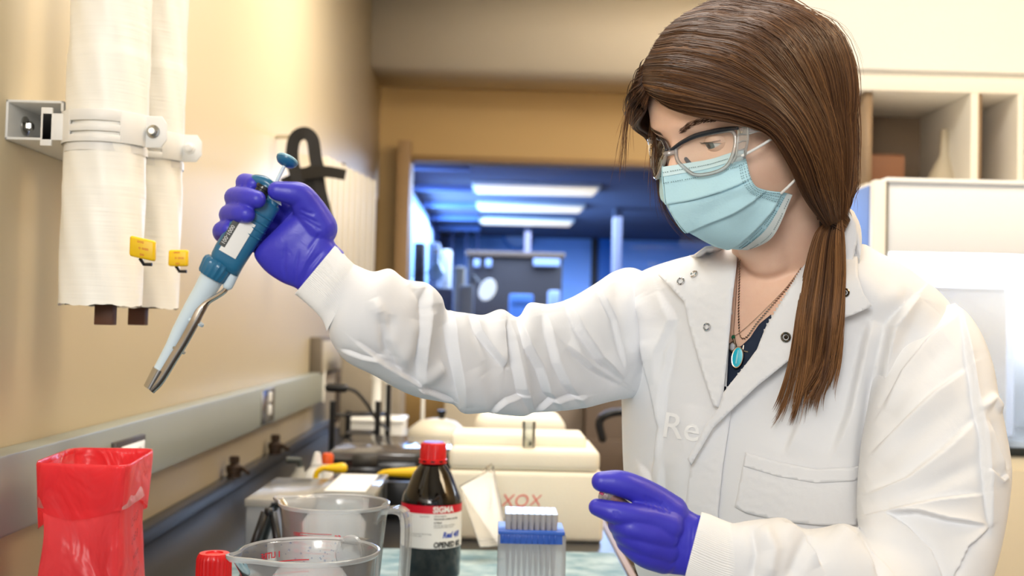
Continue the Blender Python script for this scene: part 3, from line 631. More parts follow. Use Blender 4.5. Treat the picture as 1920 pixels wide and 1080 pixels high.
# black clip / holder in front of clear box
t=thing('black_stand','folded black plastic stand lying behind the jugs','stand')
c=onb(490,1.75,BZ)
pa=[P(455,1030,1.72),P(497,960,1.72),P(512,960,1.72),P(535,1005,1.72)]
for p in (pa[0],pa[3]): p[2]=BZ+.0066
m=MB(); 
for k in range(3): m.tube([pa[k],pa[k+1]],.0065,8)
m.build('stand_frame',MT['black'],t)
pb=[p+np.array([0,.08,0]) for p in pa]; m=MB()
for k in range(3): m.tube([pb[k],pb[k+1]],.0065,8)
m.rings([[pa[0],pa[1],pb[1],pb[0]],[pa[0]+[0,0,.003],pa[1]+[0,0,.003],pb[1]+[0,0,.003],pb[0]+[0,0,.003]]])
m.build('stand_panel',MT['black'],t); at_base(t)
# clear trays on the left of front jug
for k,lab in enumerate(['clear plastic tray leaning by the ledge, left one','clear plastic tray leaning by the ledge, right one']):
    a=onb(388+k*34,1.46+k*.06,BZ); u=np.array([.78,.62,0]);w=np.array([-.55,.5,.66]); w/=np.linalg.norm(w)
    tt=thing('clear_tray',lab,'tray','clear trays by the ledge')
    v=np.cross(u,w)
    MB().box((-.045,0,0),(.05,.055,.0015),[u,w,v],a+[0,0,.001]).build('tray_plate',clear('tray_clear',(240,243,246),.34,.08),tt,bevel=.0005)
    m=MB(); m.box((-.045,.053,-.0015),(.05,.056,.004),[u,w,v],a+[0,0,.001]); m.box((.048,0,-.0015),(.05,.056,.004),[u,w,v],a+[0,0,.001]); m.build('tray_lip',clear('lip_clear',(245,248,250),.55,.08),tt); at_base(tt)
# ---- black drawer unit with yellow handles ----
t=thing('drawer_unit','black drawer cabinet with smoked top on the bench behind jugs','drawer unit')
d=2.72; a=hit(622,850,1,d); b=hit(860,850,1,d); zt=hit(700,848,1,d)[2]
bk=mat('smoked_black',(24,22,22),.18)
mbox('unit_body',(a[0],d,BZ),(b[0],d+.42,zt-.02),bk,t,bevel=.005)
mbox('unit_top',(a[0]-.006,d-.006,zt-.02),(b[0]+.006,d+.43,zt),mat('smoked_top',(86,84,84),.08,spec=.8),t,bevel=.004)
for k in range(2):
    xa=a[0]+.01+k*(b[0]-a[0])*.5; xb=xa+(b[0]-a[0])*.5-.02
    o=mbox('drawer',(xa,d-.008,BZ+.012),(xb,d,zt-.032),bk,t,bevel=.003); mbox('drawer_label',(xa+.04,d-.0095,BZ+.06),(xa+.10,d-.008,BZ+.09),mat('drk_lab',(60,58,56),.5),o,bevel=0)
at_base(t)
m=clear('x',(255,255,255),.3)
# yellow handled frames in front
for k,(x0,x1,yt,yb_,d) in enumerate([(592,641,880,935,2.45),(707,786,888,955,2.35)]):
    tt=thing('yellow_handle_tool',['bright yellow handle rising behind the clear boxes on the left','bright yellow square handle frame behind the clear box, beside bottle'][k],'tool')
    p=[P(x0,yb_,d),P(x0,yt+14,d),P(x0+10,yt,d),P(x0+25,yt-2,d),P(x1,yt-2,d)]
    p[0][2]=BZ+.006
    MB().tube(spline(p,24),.0062,10,True).build('handle_bar',MT['yellow'],tt)
    MB().tube([p[3]+[-.005,-.001,0],p[4]],[.007,.012],10,True).build('handle_grip',MT['yellow'],tt)
    if k==0: MB().tube([p[4],p[4]+[.004,.04,-.01],[p[4][0]+.004,p[4][1]+.06,BZ+.004]],.005,8,True).build('tool_leg',MT['black'],tt)
    else:
        MB().tube([p[4],[p[4][0]+.01,p[4][1],BZ+.006],[p[0][0],p[0][1],BZ+.006]],.006,8,True).build('tool_leg',MT['yellow'],tt)
        mbox('tool_panel',(p[0][0]+.012,d+.004,BZ+.002),(p[4][0],d+.03,p[4][2]-.02),MT['black'],tt)
    at_base(tt)
# squeeze bottle + orange cap
t=thing('wash_bottle','white squeeze bottle with nozzle behind the clear boxes','wash bottle'); c=onb(592,2.62,BZ); H=P(592,848,2.62)[2]-BZ
MB().lathe([(.001,0),(.028,0),(.030,.004),(.030,H*.42),(.022,H*.58),(.013,H*.68),(.009,H*.9),(.006,H)],c,32).build('bottle_body',MT['white'],t); MB().lathe([(.013,H*.66),(.0135,H*.75),(.010,H*.76)],c,24).build('nozzle_cap',MT['whitem'],t); at_base(t)
t=thing('orange_bottle','bottle with orange cap between white squeeze bottle and black drawers','bottle'); c=onb(612,2.60,BZ); H=P(612,850,2.60)[2]-BZ
MB().lathe([(.001,0),(.014,0),(.014,H*.75),(.010,H*.8)],c,24).build('bottle_body',MT['whitem'],t); MB().lathe([(.013,H*.76),(.0135,H*.95),(.010,H)],c,20).build('orange_cap',MT['orange'],t); at_base(t)
t=thing('spray_nozzle','small grey bottle with black nozzle next to the gas tap','bottle'); c=onb(560,2.62,BZ); H=P(560,862,2.62)[2]-BZ
MB().lathe([(.001,0),(.022,0),(.022,H*.5),(.010,H*.7),(.010,H*.8)],c,24).build('bottle_body',mat('lt_grey',(170,168,160),.4),t); MB().tube([c+[0,0,H*.8],c+[0,0,H*.98],c+[-.03,-.01,H]],.008).build('nozzle',mat('dkg',(60,66,66),.4),t); at_base(t)
# ---- black frame rack with hose ----
t=thing('retort_frame','black metal rack with posts and rail standing beyond drawers','rack'); d=3.35
F=lambda x,y,dd=d:P(x,y,dd)
def post(x,yt,dd,r=.011):
    p=F(x,yt,dd); return [p,[p[0],p[1],BZ]]
for x,yt,dd in [(624,752,3.35),(653,770,3.6),(709,752,3.35),(729,720,3.6)]:
    MB().tube(post(x,yt,dd),.009,10).build('post',MT['black'],t)
MB().tube([F(624,778),F(729,778,3.6)],.005,8).build('rail',MT['black'],t); MB().tube([F(653,775,3.6),F(729,775,3.6)],.005,8).build('rail',MT['black'],t); MB().tube([F(709,790),F(729,808,3.6)],.004,8).build('rail',MT['black'],t)
MB().tube(spline([F(645,727,3.4),F(668,735,3.4),F(690,760,3.4),F(700,778,3.4),F(709,790,3.36)],30),.0055,8).build('hose',MT['black'],t)
MB().tube([F(617,727,3.4),F(645,728,3.4)],.013,12,True).build('hose_end',MT['black'],t); at_base(t)
# white column cylinders
for k,(x,yt,yb_) in enumerate([(706,700,755),(727,705,750)]):
    p=F(x,yt,3.8); q_=F(x,yb_,3.8); tt=thing('white_column',['wider white upright cylinder behind the black rack','slimmer white upright cylinder behind the black rack'][k],'cylinder')
    MB().lathe([(.016-k*.004,0),(.016-k*.004,p[2]-BZ)],[q_[0],q_[1],BZ],20).build('cylinder_body',MT['white'],tt); MB().lathe([(.019-k*.004,0),(.019-k*.004,.02)],[q_[0],q_[1],p[2]-.02],20).build('cylinder_cap',MT['whitem'],tt); at_base(tt)
def bx(nm,lab,cat,x0,x1,yt,d,th,mm,bev=.006,grp=None):
    a=hit(x0,yt,1,d); b=hit(x1,yt,1,d); t=thing(nm,lab,cat,grp)
    mbox('body',(a[0],d,BZ),(b[0],d+th,a[2]-.01),mm,t,bevel=bev); mbox('top_cover',(a[0]-.004,d-.004,a[2]-.012),(b[0]+.004,d+th,a[2]),mm,t,bevel=min(bev,.004)); at_base(t); return t
bx('white_carton','low white carton behind the black rack','carton',655,755,785,3.7,.2,MT['white'])
bx('dark_box','small dark box on the bench behind the drawer unit','box',648,692,812,3.25,.12,MT['black'])
bx('instrument_case','grey brown instrument case at far end of the bench','case',640,752,660,4.05,.25,mat('greybrown',(150,140,124),.5))
t=thing('hot_plate_dome','pale dome lid with black knob on the far bench','dome'); d=3.25; c=onb(818,d,BZ); zt=P(818,785,d)[2]-BZ; R=.088
MB().lathe([(.001,0),(R*.9,0),(R*.92,zt-.055),(R*.8,zt-.05)],c,40).build('base_pot',MT['beige'],t)
MB().lathe([(R,zt-.055),(R*1.0,zt-.048),(R*.92,zt-.03),(R*.6,zt-.008),(R*.25,zt),(.001,zt)],c,48).build('dome_lid',mat('dome',(205,200,185),.35),t)
MB().lathe([(.008,zt),(.008,zt+.008),(.013,zt+.02),(.012,zt+.024),(.001,zt+.024)],c+[.012,0,0],24).build('knob',MT['black'],t); at_base(t)
t=thing('white_rod_stand','thin white rod stand beside the pale dome','stand'); c=onb(790,3.45,BZ)
MB().lathe([(.05,0),(.05,.01),(.006,.012),(.006,P(790,720,3.45)[2]-BZ)],c,20).build('rod',MT['white'],t); mbox('foot',c-[.06,.04,0],c+[.06,.04,.012],MT['white'],t); at_base(t)
# foam lid behind box
t=thing('cooler_box','cream polystyrene cooler with rounded corners behind the large box','cooler box'); d=2.75; a=hit(888,822,1,d); b=hit(1062,822,1,d); zt=hit(950,778,1,d)[2]
mbox('lid_body',(a[0],d,BZ),(b[0],d+.2,zt),MT['foam'],t,bevel=.035,seg=6); mbox('lid_rim',(a[0]+.01,d-.006,BZ),(b[0]-.01,d+.19,BZ+.06),MT['foam'],t,bevel=.01); at_base(t)
# ---- cabinets beyond in the aisle ----
gb=mat('grey_brown_front',(126,112,98),.5); gb2=mat('dark_front',(92,76,62),.5)
for k,(x0,x1,yt,d,mm,lab) in enumerate([(835,1010,688,5.3,MT['beige'],'pale low cabinet at the end wall under the window'),(1015,1095,720,5.2,gb,'grey brown cabinet at the end of the aisle'),(1098,1300,745,5.1,gb2,'dark brown cabinet at the right of the aisle end')]):
    a=hit(x0,yt,1,d); b=hit(x1,yt,1,d); t=thing('floor_cabinet',lab,'cabinet')
    mbox('cabinet_body',(a[0],d,0),(b[0],d+.5,a[2]),mm,t,bevel=.006)
    for j in range(3): dr_=mbox('drawer',(a[0]+.01,d-.015,.08+j*.25),(b[0]-.01,d,.31+j*.25),mm,t,bevel=.004); mbox('handle',((a[0]+b[0])/2-.06,d-.035,.24+j*.25),((a[0]+b[0])/2+.06,d-.015,.255+j*.25),MT['steel'],dr_)
    at_base(t)
t=thing('desk_chair','dark chair arm and back seen beside the white coat','chair'); c=P(1152,790,3.9)
MB().tube(spline([c+[-.04,0,-.06],c+[-.05,0,0],c+[0,0,.03],c+[.12,.05,.03]],20),.014,10,True).build('armrest',MT['black'],t)
mbox('backrest',c+[.04,.06,-.12],c+[.46,.12,.16],MT['black'],t,bevel=.03); mbox('seat',c+[-.02,-.3,-.28],c+[.46,.12,-.22],MT['black'],t,bevel=.02)
MB().tube([c+[.22,-.08,-.28],[c[0]+.22,c[1]-.08,.06]],.025).build('column',MT['steel'],t)
for k in range(5):
    a=k*1.2566; o=[c[0]+.22,c[1]-.08,.06]; MB().tube([o,[o[0]+.27*math.cos(a),o[1]+.27*math.sin(a),.03]],.02,8,True).build('leg',MT['black'],t)
at_base(t)

# ================= right side: shelf and glass cabinet =================
sh=thing('wall_cupboard','white open cupboard with brown compartments over the glass cabinet','cupboard')
d=2.9; z0=hit(1750,346,1,d)[2]; z1=hit(1750,172,1,d)[2]; x0=hit(1640,250,1,d)[0]; xd=hit(1826,250,1,d)[0]; x1=hit(1908,250,1,d)[0]; xE=2.1; D=.36
ib=mat('shelf_brown',(150,128,104),.55)
mbox('top_panel',(x0-.22,d,z1),(xE,d+D,z1+.05),MT['white_paint'],sh); mbox('bottom_panel',(x0-.02,d,z0-.03),(xE,d+D,z0),MT['white_paint'],sh)
mbox('back_panel',(x0-.02,d+D-.01,z0),(xE,d+D,z1),ib,sh,bevel=0); mbox('side_panel',(x0-.02,d+.02,z0),(x0,d+D,z1),ib,sh,bevel=0)
mbox('divider',(xd-.008,d,z0),(xd+.012,d+D,z1),MT['white_paint'],sh); mbox('divider',(x1,d,z0),(x1+.02,d+D,z1),MT['white_paint'],sh); mbox('door_panel',(x1+.02,d-.02,z0),(xE,d,z1),MT['white_paint'],sh)
mbox('lining',(xd+.012,d+.01,z0),(xd+.024,d+D-.01,z1),ib,sh,bevel=0)
at_base(sh)
S(mbox('trim_30',(x0-.24,d-.02,z1+.05),(2.45,d+D,3.02),mat('bulk_white',(240,238,234),.55),bevel=.003),'white bulkhead above the open cupboard on the right')
t=thing('funnel','pale plastic funnel standing upside down in the open cupboard','funnel'); c=hit(1770,341,1,d+.15); c[2]=z0; k_=(d+.15)/FPX
hh=hit(1770,243,1,d+.15)[2]-z0; hc=hit(1770,292,1,d+.15)[2]-z0
MB().lathe([(42*k_+.008,0),(42*k_+.008,.006),(42*k_,.008),(9*k_,hc),(7*k_,hh),(5*k_,hh)],c,40).build('funnel_cone',mat('funnel_pp',(196,184,160),.45),t); MB().lathe([(42*k_+.010,0),(42*k_+.010,.004),(42*k_,.004)],c,40).build('funnel_rim',mat('funnel_rim',(205,196,176),.45),t); at_base(t)
t=thing('brown_box','brown cardboard box on the cupboard shelf behind her ponytail','box'); a=hit(1560,350,1,d+.1); b=hit(1697,292,1,d+.1)
mbox('carton',(x0+.003 if a[0]>x0 else a[0],d+.1,z0+.0),(b[0],d+.32,b[2]),mat('cardboard',(120,80,56),.6),t,bevel=.003); mbox('carton_flap',(a[0]+.01 if a[0]>x0 else x0-.0,d+.098,b[2]),(b[0]-.004,d+.2,b[2]+.003),mat('cardboard2',(110,74,52),.6),t,bevel=0); at_base(t)
# glass fronted cabinet (hood)
hd=thing('fume_cabinet','bright white glass fronted cabinet behind her shoulder','cabinet')
dh=2.55; xp0=hit(1638,400,1,dh)[0]; xp1=hit(1662,400,1,dh)[0]; zT=hit(1700,338,1,dh)[2]; zB=hit(1890,838,1,dh)[2]
wb=mat('bright_white',(245,248,250),.35); dk2=mat('seal_dark',(40,44,42),.4)
mbox('corner_post',(xp0,dh,zB),(xp1,dh+.03,zT),MT['white'],hd,bevel=.004); mbox('post_seal',(xp1,dh+.004,zB),(xp1+.006,dh+.02,zT),MT['grey'],hd,bevel=0)
mbox('back_panel',(xp1,dh+.60,zB),(2.3,dh+.62,zT),wb,hd,bevel=0); mbox('top_panel',(xp1,dh,zT-.004),(2.3,dh+.62,zT+.006),wb,hd,bevel=.001)
mbox('sash',(xp1+.006,dh+.010,hit(1700,472,1,dh)[2]),(2.3,dh+.016,zT-.004),mat('sash_white',(238,243,250),.3),hd,bevel=.001)
mbox('glass_front',(xp1+.006,dh+.018,zB+.01),(2.3,dh+.022,zT-.01),clear('hood_glass',(246,250,255),.10,.05,.3),hd,bevel=0)
xs=hit(1590,380,1,dh+.6)[0]
MB().rings([[(xp0-.002,dh+.03,z),(xp0+.004,dh+.03,z),(xp0+.004,dh+.60,z),(xp0-.002,dh+.60,z)] for z in (zB,zT-.01)]).build('side_glass',mat('side_reflection',(120,145,205),.15),hd,smooth=False)  # blue of the window's reflection is put into the panel colour
mbox('base_tray',(xp0,dh-.005,zB-.02),(2.3,dh+.62,zB),dk2,hd,bevel=.002)
at_base(hd)
area('cabinet_fill_light',(1.55,dh+.3,zT-.03),(1.1,.3),22,(.94,.97,1))  # fill light added inside to brighten the cabinet interior
def ib_(nm,lab,cat,x0,x1,y0,y1,dd,mm):
    a=hit(x0,y1,1,dd); b=hit(x1,y0,1,dd); t=thing(nm,lab,cat); mbox('body',(a[0],dd,zB),(b[0],dd+.12,b[2]-.008),mm,t,bevel=.006); mbox('top_edge',(a[0]+.003,dd+.002,b[2]-.008),(b[0]-.003,dd+.118,b[2]),mm,t,bevel=.003); at_base(t)
ib_('storage_bin','beige bin showing below the sash of the glass cabinet','bin',1640,1835,447,600,dh+.42,mat('bin_beige',(205,196,176),.5))
ib_('cream_carton','wide cream carton low in the glass cabinet','carton',1740,1890,540,612,dh+.10,mat('carton_cream',(236,224,208),.55))
ib_('white_tray_stack','pale bluish white box above the cream carton in the cabinet','box',1785,1905,478,540,dh+.26,mat('tray_bluewhite',(228,232,246),.4))
bc=thing('cabinet_stand','cream base cabinet under the glass cabinet','cabinet')
mbox('stand_body',(xp0-.02,dh,.08),(2.3,dh+.62,zB-.021),mat('stand_cream',(214,205,182),.5),bc); mbox('stand_plinth',(xp0,dh+.04,0),(2.3,dh+.6,.08),MT['black'],bc)
for k in range(3): o=mbox('door',(xp0+.0+k*.44,dh-.016,.12),(xp0+.43+k*.44,dh-.001,zB-.05),mat('stand_door',(218,209,187),.5),bc); mbox('handle',(xp0+.06+k*.44,dh-.034,zB-.14),(xp0+.16+k*.44,dh-.016,zB-.125),MT['steel'],o)
at_base(bc)
S(mbox('wall_right_back',(hit(1560,300,1,3.35)[0],3.32,0),(2.45,3.4,3.02),mat('wall_r',(232,230,224),.6),bevel=0),'off white wall behind the cupboard on the right')
# ================= red bag =================
t=thing('waste_bag','translucent red waste bag open over a square rim on the bench','bag')
zr=1.30-.172
cor=[hit(60,872,2,zr),hit(238,878,2,zr),hit(292,845,2,zr),hit(135,843,2,zr)]
cor=[np.array([c[0],c[1],zr]) for c in cor]
for c in cor: c[0]=max(c[0],-.592)
cen=sum(cor)/4
def sq(scale,z,n=40,wob=0,ph=0,off=(0,0)):
    out=[]
    for i in range(4):
        a,b=cor[i],cor[(i+1)%4]
        for k in range(n):
            f=k/n; p=a+(b-a)*f; v=p-cen; rr=1-.07*math.exp(-(min(f,1-f)/.08)**2)
            g=i*n+k; th=g/(4*n)*2*math.pi
            w=wob*(math.sin(3*th+ph*1.7+z*30)+.7*math.sin(7*th-ph+z*55)+.5*math.sin(13*th+2*ph+z*25)+.9*math.sin(5*th+(z*60)))
            s=scale*rr*(1+w); q=cen+v*s; out.append(np.array([max(q[0]+off[0],WX+.012 if z<1.02 else -.597),q[1]+off[1],z]))
    return out
bagm=bpy.data.materials.new('red_film'); bagm.use_nodes=True; nt=bagm.node_tree; nt.nodes.clear(); N=lambda t_:nt.nodes.new('ShaderNode'+t_)
o_=N('OutputMaterial'); d_=N('BsdfDiffuse'); d_.inputs[0].default_value=srgb(255,84,92); tl=N('BsdfTranslucent'); tl.inputs[0].default_value=srgb(255,110,118); g_=N('BsdfGlossy'); g_.inputs[1].default_value=.28; g_.inputs[0].default_value=(1,.85,.85,1)
tp=N('BsdfTransparent'); tp.inputs[0].default_value=srgb(255,70,80)
m1=N('MixShader'); m1.inputs[0].default_value=.5; nt.links.new(d_.outputs[0],m1.inputs[1]); nt.links.new(tl.outputs[0],m1.inputs[2]); m2=N('MixShader'); m2.inputs[0].default_value=.15; nt.links.new(m1.outputs[0],m2.inputs[1]); nt.links.new(tp.outputs[0],m2.inputs[2])
m3=N('MixShader'); lw=N('LayerWeight'); lw.inputs[0].default_value=.3; mu=N('Math'); mu.operation='MULTIPLY'; mu.inputs[1].default_value=.6; nt.links.new(lw.outputs['Fresnel'],mu.inputs[0]); nt.links.new(mu.outputs[0],m3.inputs[0]); nt.links.new(m2.outputs[0],m3.inputs[1]); nt.links.new(g_.outputs[0],m3.inputs[2])
tc=N('TexCoord'); nn=N('TexNoise'); nn.inputs['Scale'].default_value=14; nn.inputs['Detail'].default_value=3; nn.inputs['Distortion'].default_value=1.2; mp=N('Mapping'); mp.inputs['Scale'].default_value=(1.0,1.0,.8); bp=N('Bump'); bp.inputs['Strength'].default_value=.6; bp.inputs['Distance'].default_value=.02
nt.links.new(tc.outputs['Object'],mp.inputs[0]); nt.links.new(mp.outputs[0],nn.inputs[0]); nt.links.new(nn.outputs[0],bp.inputs['Height'])
for x in (d_,g_,tl): nt.links.new(bp.outputs[0],x.inputs['Normal'])
nt.links.new(m3.outputs[0],o_.inputs[0])
R=[]; zs=np.linspace(BZ+.001,zr-.004,60)
for z in zs:
    f=(z-BZ)/(zr-BZ); s=.93-.10*math.exp(-((f-.66)/.22)**2)+.04*f; R.append(sq(s,z,wob=.008+.012*(1-f),ph=f*2.5))
MB().rings(R,cap=False).build('bag_body',bagm,t,angle=180)
R=[]
for k,z in enumerate(np.linspace(zr-.060,zr-.002,16)):
    f=k/15; R.append([p+np.array([0,0,-.012*math.sin(i*.09)*(1-f)+.010*math.sin(i*.031+1)*(1-f)]) for i,p in enumerate(sq(.975+.035*f-.03*(1-f)**2,z,wob=.002,ph=5))])
R+= [sq(1.01,zr),sq(1.0,zr+.003),sq(.98,zr+.002),sq(.965,zr-.004,wob=.004),sq(.95,zr-.05,wob=.01)]
MB().rings(R,cap=False).build('folded_cuff',bagm,t,angle=180)
bi=mat('faint_ink',(120,30,50),.6)
ux=(cor[2]-cor[1]);ux/=np.linalg.norm(ux); ux[2]=0
nx=np.array([ux[1],-ux[0],0])
for k,s in enumerate(['12/4/20','LAB 8','waste','tips 2','ok','J']):
    o0=cen+(cor[1]-cen)*.93; text_mesh(s,.014,'handwriting',bi,t,lambda x,y,k=k:o0+ux*(.025+x+(.01*k))+nx*.004+np.array([0,0,-.075-.021*k+y+x*.15]),shear=.2,bold=-.0002)
at_base(t)
# ================= the person =================
yaw,pit,rol=math.radians(27),math.radians(21),math.radians(-4)
HF=np.array([-math.cos(yaw)*math.cos(pit),-math.sin(yaw)*math.cos(pit),-math.sin(pit)])
_L=np.cross([0,0,1.],HF);_L/=np.linalg.norm(_L);_U=np.cross(HF,_L)
HL=_L*math.cos(rol)+_U*math.sin(rol); HU=_U*math.cos(rol)-_L*math.sin(rol)
HO=P(1416,270,1.13)
def H2W(l): return HO+l[0]*HF+l[1]*HL+l[2]*HU
def PL(px,py,l):      # point on the sight line whose sideways offset from the head's midplane is l
    v=ray(px,py); t=((HO-CAM)@HL+l)/(v@HL); return CAM+v*t
def W2H(p): q=np.asarray(p)-HO; return np.array([q@HF,q@HL,q@HU])
def evalmesh(o,name,m,parent,keep=False):
    bpy.context.view_layer.update(); dg=bpy.context.evaluated_depsgraph_get(); dg.update()
    me=bpy.data.meshes.new_from_object(o.evaluated_get(dg)); me.name=name
    if not keep: bpy.data.objects.remove(o)
    return link_mesh(name,me,m,parent)
def fuse(mb,name,m,parent,voxel=.0025,smooth=6,fac=.5):
    """one continuous skin out of overlapping limbs"""
    o=mb.build('tmp',None,None,angle=180)
    r=o.modifiers.new('r','REMESH'); r.mode='VOXEL'; r.voxel_size=voxel; r.use_smooth_shade=True
    if smooth: s=o.modifiers.new('s','SMOOTH'); s.iterations=smooth; s.factor=fac
    return evalmesh(o,name,m,parent)
def sculpt(o,fn):
    me=o.data; n=len(me.vertices); co=np.empty(n*3); me.vertices.foreach_get('co',co); co=co.reshape(-1,3); no=np.empty(n*3); me.vertices.foreach_get('normal',no); no=no.reshape(-1,3)
    co=fn(co,no); me.vertices.foreach_set('co',co.ravel()); me.update(); return co
def folds(F,facing=True):
    """cloth folds: each is (polyline, half width, height, kind); r round ridge, v valley, s one steep side"""
    def fn(co,no):
        pr=projN(co); px=pr[:,:2]; dsp=np.zeros(len(co))
        vd=CAM-co; vd/=np.linalg.norm(vd,axis=1)[:,None]; face=np.clip((no*vd).sum(1)*2.2+.25,0,1)
        for pl,w,A,kind in F:
            pl=np.array(pl,float); best=np.full(len(co),1e9); sd=np.zeros(len(co)); tt=np.zeros(len(co)); tot=len(pl)-1
            for i in range(tot):
                a,b=pl[i],pl[i+1]; ab=b-a; L=ab@ab; t=np.clip(((px-a)@ab)/L,0,1); q=px-(a+t[:,None]*ab); d=np.hypot(q[:,0],q[:,1]); s=np.sign(ab[0]*q[:,1]-ab[1]*q[:,0])
                k=d<best; best[k]=d[k]; sd[k]=s[k]; tt[k]=(i+t[k])/tot
            env=np.clip(np.minimum(tt,1-tt)*5,0.0,1)**.7*.9+.1; x=best/w*sd
            if kind=='r': f=np.exp(-x*x)
            elif kind=='v': f=-np.exp(-x*x)
            elif kind=='s': f=np.where(x>0,np.exp(-x*x*.5/1.2),np.exp(-(x*4.5)**2))
            elif kind=='z': f=np.where(x>0,np.exp(-x*1.0),-np.exp(x*1.4))*np.minimum(1,np.abs(x)*6+.0)
            dsp+=A*f*env
        return co+no*(dsp*face*.8)[:,None]
    return fn
def nz(co,s,seed=0):
    r=np.random.default_rng(seed); out=np.zeros(len(co))
    for k in range(10):
        d=r.normal(size=3); d/=np.linalg.norm(d); out+=np.sin(co@d*s*(.6+.12*k)+r.uniform(0,6.28))/ (1+.15*k)
    return out/5
skin=bpy.data.materials.new('skin'); skin.use_nodes=True; nt=skin.node_tree; b_=nt.nodes['Principled BSDF']; b_.inputs['Roughness'].default_value=.48
b_.inputs['Subsurface Weight'].default_value=.12; b_.inputs['Subsurface Radius'].default_value=(.010,.004,.002); b_.inputs['Subsurface Scale'].default_value=.5
tc=nt.nodes.new('ShaderNodeTexCoord'); n1=nt.nodes.new('ShaderNodeTexNoise'); n1.inputs['Scale'].default_value=28; n1.inputs['Detail'].default_value=5; cr=nt.nodes.new('ShaderNodeValToRGB')
cr.color_ramp.elements[0].position=.3; cr.color_ramp.elements[0].color=srgb(238,194,168); cr.color_ramp.elements[1].position=.7; cr.color_ramp.elements[1].color=srgb(246,208,184)
nt.links.new(tc.outputs['Object'],n1.inputs[0]); nt.links.new(n1.outputs[0],cr.inputs[0]); nt.links.new(cr.outputs[0],b_.inputs['Base Color'])
n2=nt.nodes.new('ShaderNodeTexNoise'); n2.inputs['Scale'].default_value=900; bp=nt.nodes.new('ShaderNodeBump'); bp.inputs['Strength'].default_value=.15; bp.inputs['Distance'].default_value=.001; nt.links.new(tc.outputs['Object'],n2.inputs[0]); nt.links.new(n2.outputs[0],bp.inputs['Height']); nt.links.new(bp.outputs[0],b_.inputs['Normal'])
person=thing('person','person in a white lab coat, face mask and blue gloves holding up a pipette','person')
# ---------- torso rings (shared by body and coat) ----------
TY=math.radians(40); TB=np.array([-math.sin(TY),-math.cos(TY),0]); TL=np.array([math.cos(TY),-math.sin(TY),0])   # front, her left
tor=[(428,1392,1570),(446,1370,1598),(462,1345,1625),(476,1310,1650),(490,1258,1680),(505,1215,1706),(522,1187,1730),(545,1172,1762),(575,1166,1788),(620,1166,1800),(680,1165,1792),(750,1165,1780),(820,1167,1770),(900,1170,1765),(980,1178,1766),(1080,1188,1775),(1180,1225,1790),(1300,1275,1815),(1450,1320,1850),(1600,1345,1880)]
RAT=.62; KW=math.sqrt(math.cos(TY)**2+(RAT*math.sin(TY))**2)
def torso(scale,n=160,m=150,depth=1.25,dz=0,top=0):
    A=spline(tor[top:],m); R=[]
    for y,xl,xr in A:
        cx=(xl+xr)/2; Wd=(xr-xl)/2/FPX*depth; rat=RAT
        for _it in range(5):
            c=P(cx,y,depth); rx=Wd/KW; AA=np.arange(48)*math.pi/24; ee=.88
            tst=c+np.outer(np.sign(np.cos(AA))*abs(np.cos(AA))**ee*rx,TL)+np.outer(np.sign(np.sin(AA))*abs(np.sin(AA))**ee*rx*rat,TB); pp=projN(tst)[:,0]
            cx+=(xl+xr)/2-(pp.min()+pp.max())/2; Wd*=(xr-xl)/(pp.max()-pp.min())
        ring=[]
        for k in range(n):
            a=k*2*math.pi/n; ca,sa=math.cos(a),math.sin(a); e=.88
            ca=math.copysign(abs(ca)**e,ca); sa=math.copysign(abs(sa)**e,sa)
            q=c+TL*(rx*scale*ca)+TB*(rx*rat*scale*sa); q[2]=c[2]+dz; ring.append(q)
        R.append(ring)
    return R
# ---------- body: head, neck, chest, arms as one skin ----------
def smoothstep(x): x=np.clip(x,0,1); return x*x*(3-2*x)
# (U, front, back, half width)
hp=[(-.082,.058,.030,.018),(-.078,.068,.010,.032),(-.068,.076,-.01,.042),(-.052,.080,-.05,.051),(-.035,.086,-.075,.059),(-.015,.093,-.088,.066),(.005,.093,-.098,.070),(.025,.093,-.106,.073),(.045,.098,-.110,.0745),(.065,.098,-.108,.074),(.085,.089,-.100,.070),(.100,.068,-.078,.060),(.112,.044,-.058,.045),(.119,.018,-.036,.028),(.122,-.004,-.022,.010)]
hs=spline(hp,110); R=[]; n=128
for u,f,b,w in hs:
    ring=[]
    cf=(f+b)/2+ .0; 
    for k in range(n):
        a=k*2*math.pi/n; ca,sa=math.cos(a),math.sin(a)
        e=.86 if ca>0 else 1.0
        x=cf+(f-b)/2*math.copysign(abs(ca)**e,ca); y=w*math.copysign(abs(sa)**e,sa)
        ring.append(np.array([x,y,u]))
    R.append(ring)
R=np.array(R)
X,Y,Z=R[...,0],R[...,1],R[...,2]; fr=np.clip((X-.03)/.05,0,1)
def g(y,z,sy,sz): return np.exp(-((Y-y)/sy)**2-((Z-z)/sz)**2)
dx=np.zeros_like(X)
for s in (-1,1):
    dx-=.009*g(s*.033,.020,.017,.012); dx+=.004*g(s*.030,.042,.022,.008); dx+=.004*g(s*.048,-.012,.02,.016)
    dx+=.006*g(s*.012,-.026,.007,.007)
dx+=.006*g(0,.018,.010,.022)+.016*g(0,.0,.009,.016)+.018*g(0,-.018,.010,.014)+.004*g(0,-.052,.02,.006)+.004*g(0,-.060,.018,.005)-.004*g(0,-.068,.02,.005)
X+=dx*fr; R=np.stack([X,Y,Z],-1)
mb=MB(); mb.rings([[H2W(p) for p in r] for r in R])
# ears
for s in (-1,1):
    for k in range(1):
        mb.lathe([(.001,-.004),(.016,-.003),(.019,.002),(.017,.006),(.010,.004),(.001,.003)],H2W([-.006,s*.073,.002]),20,HL*s+HF*.0-HF*.35)
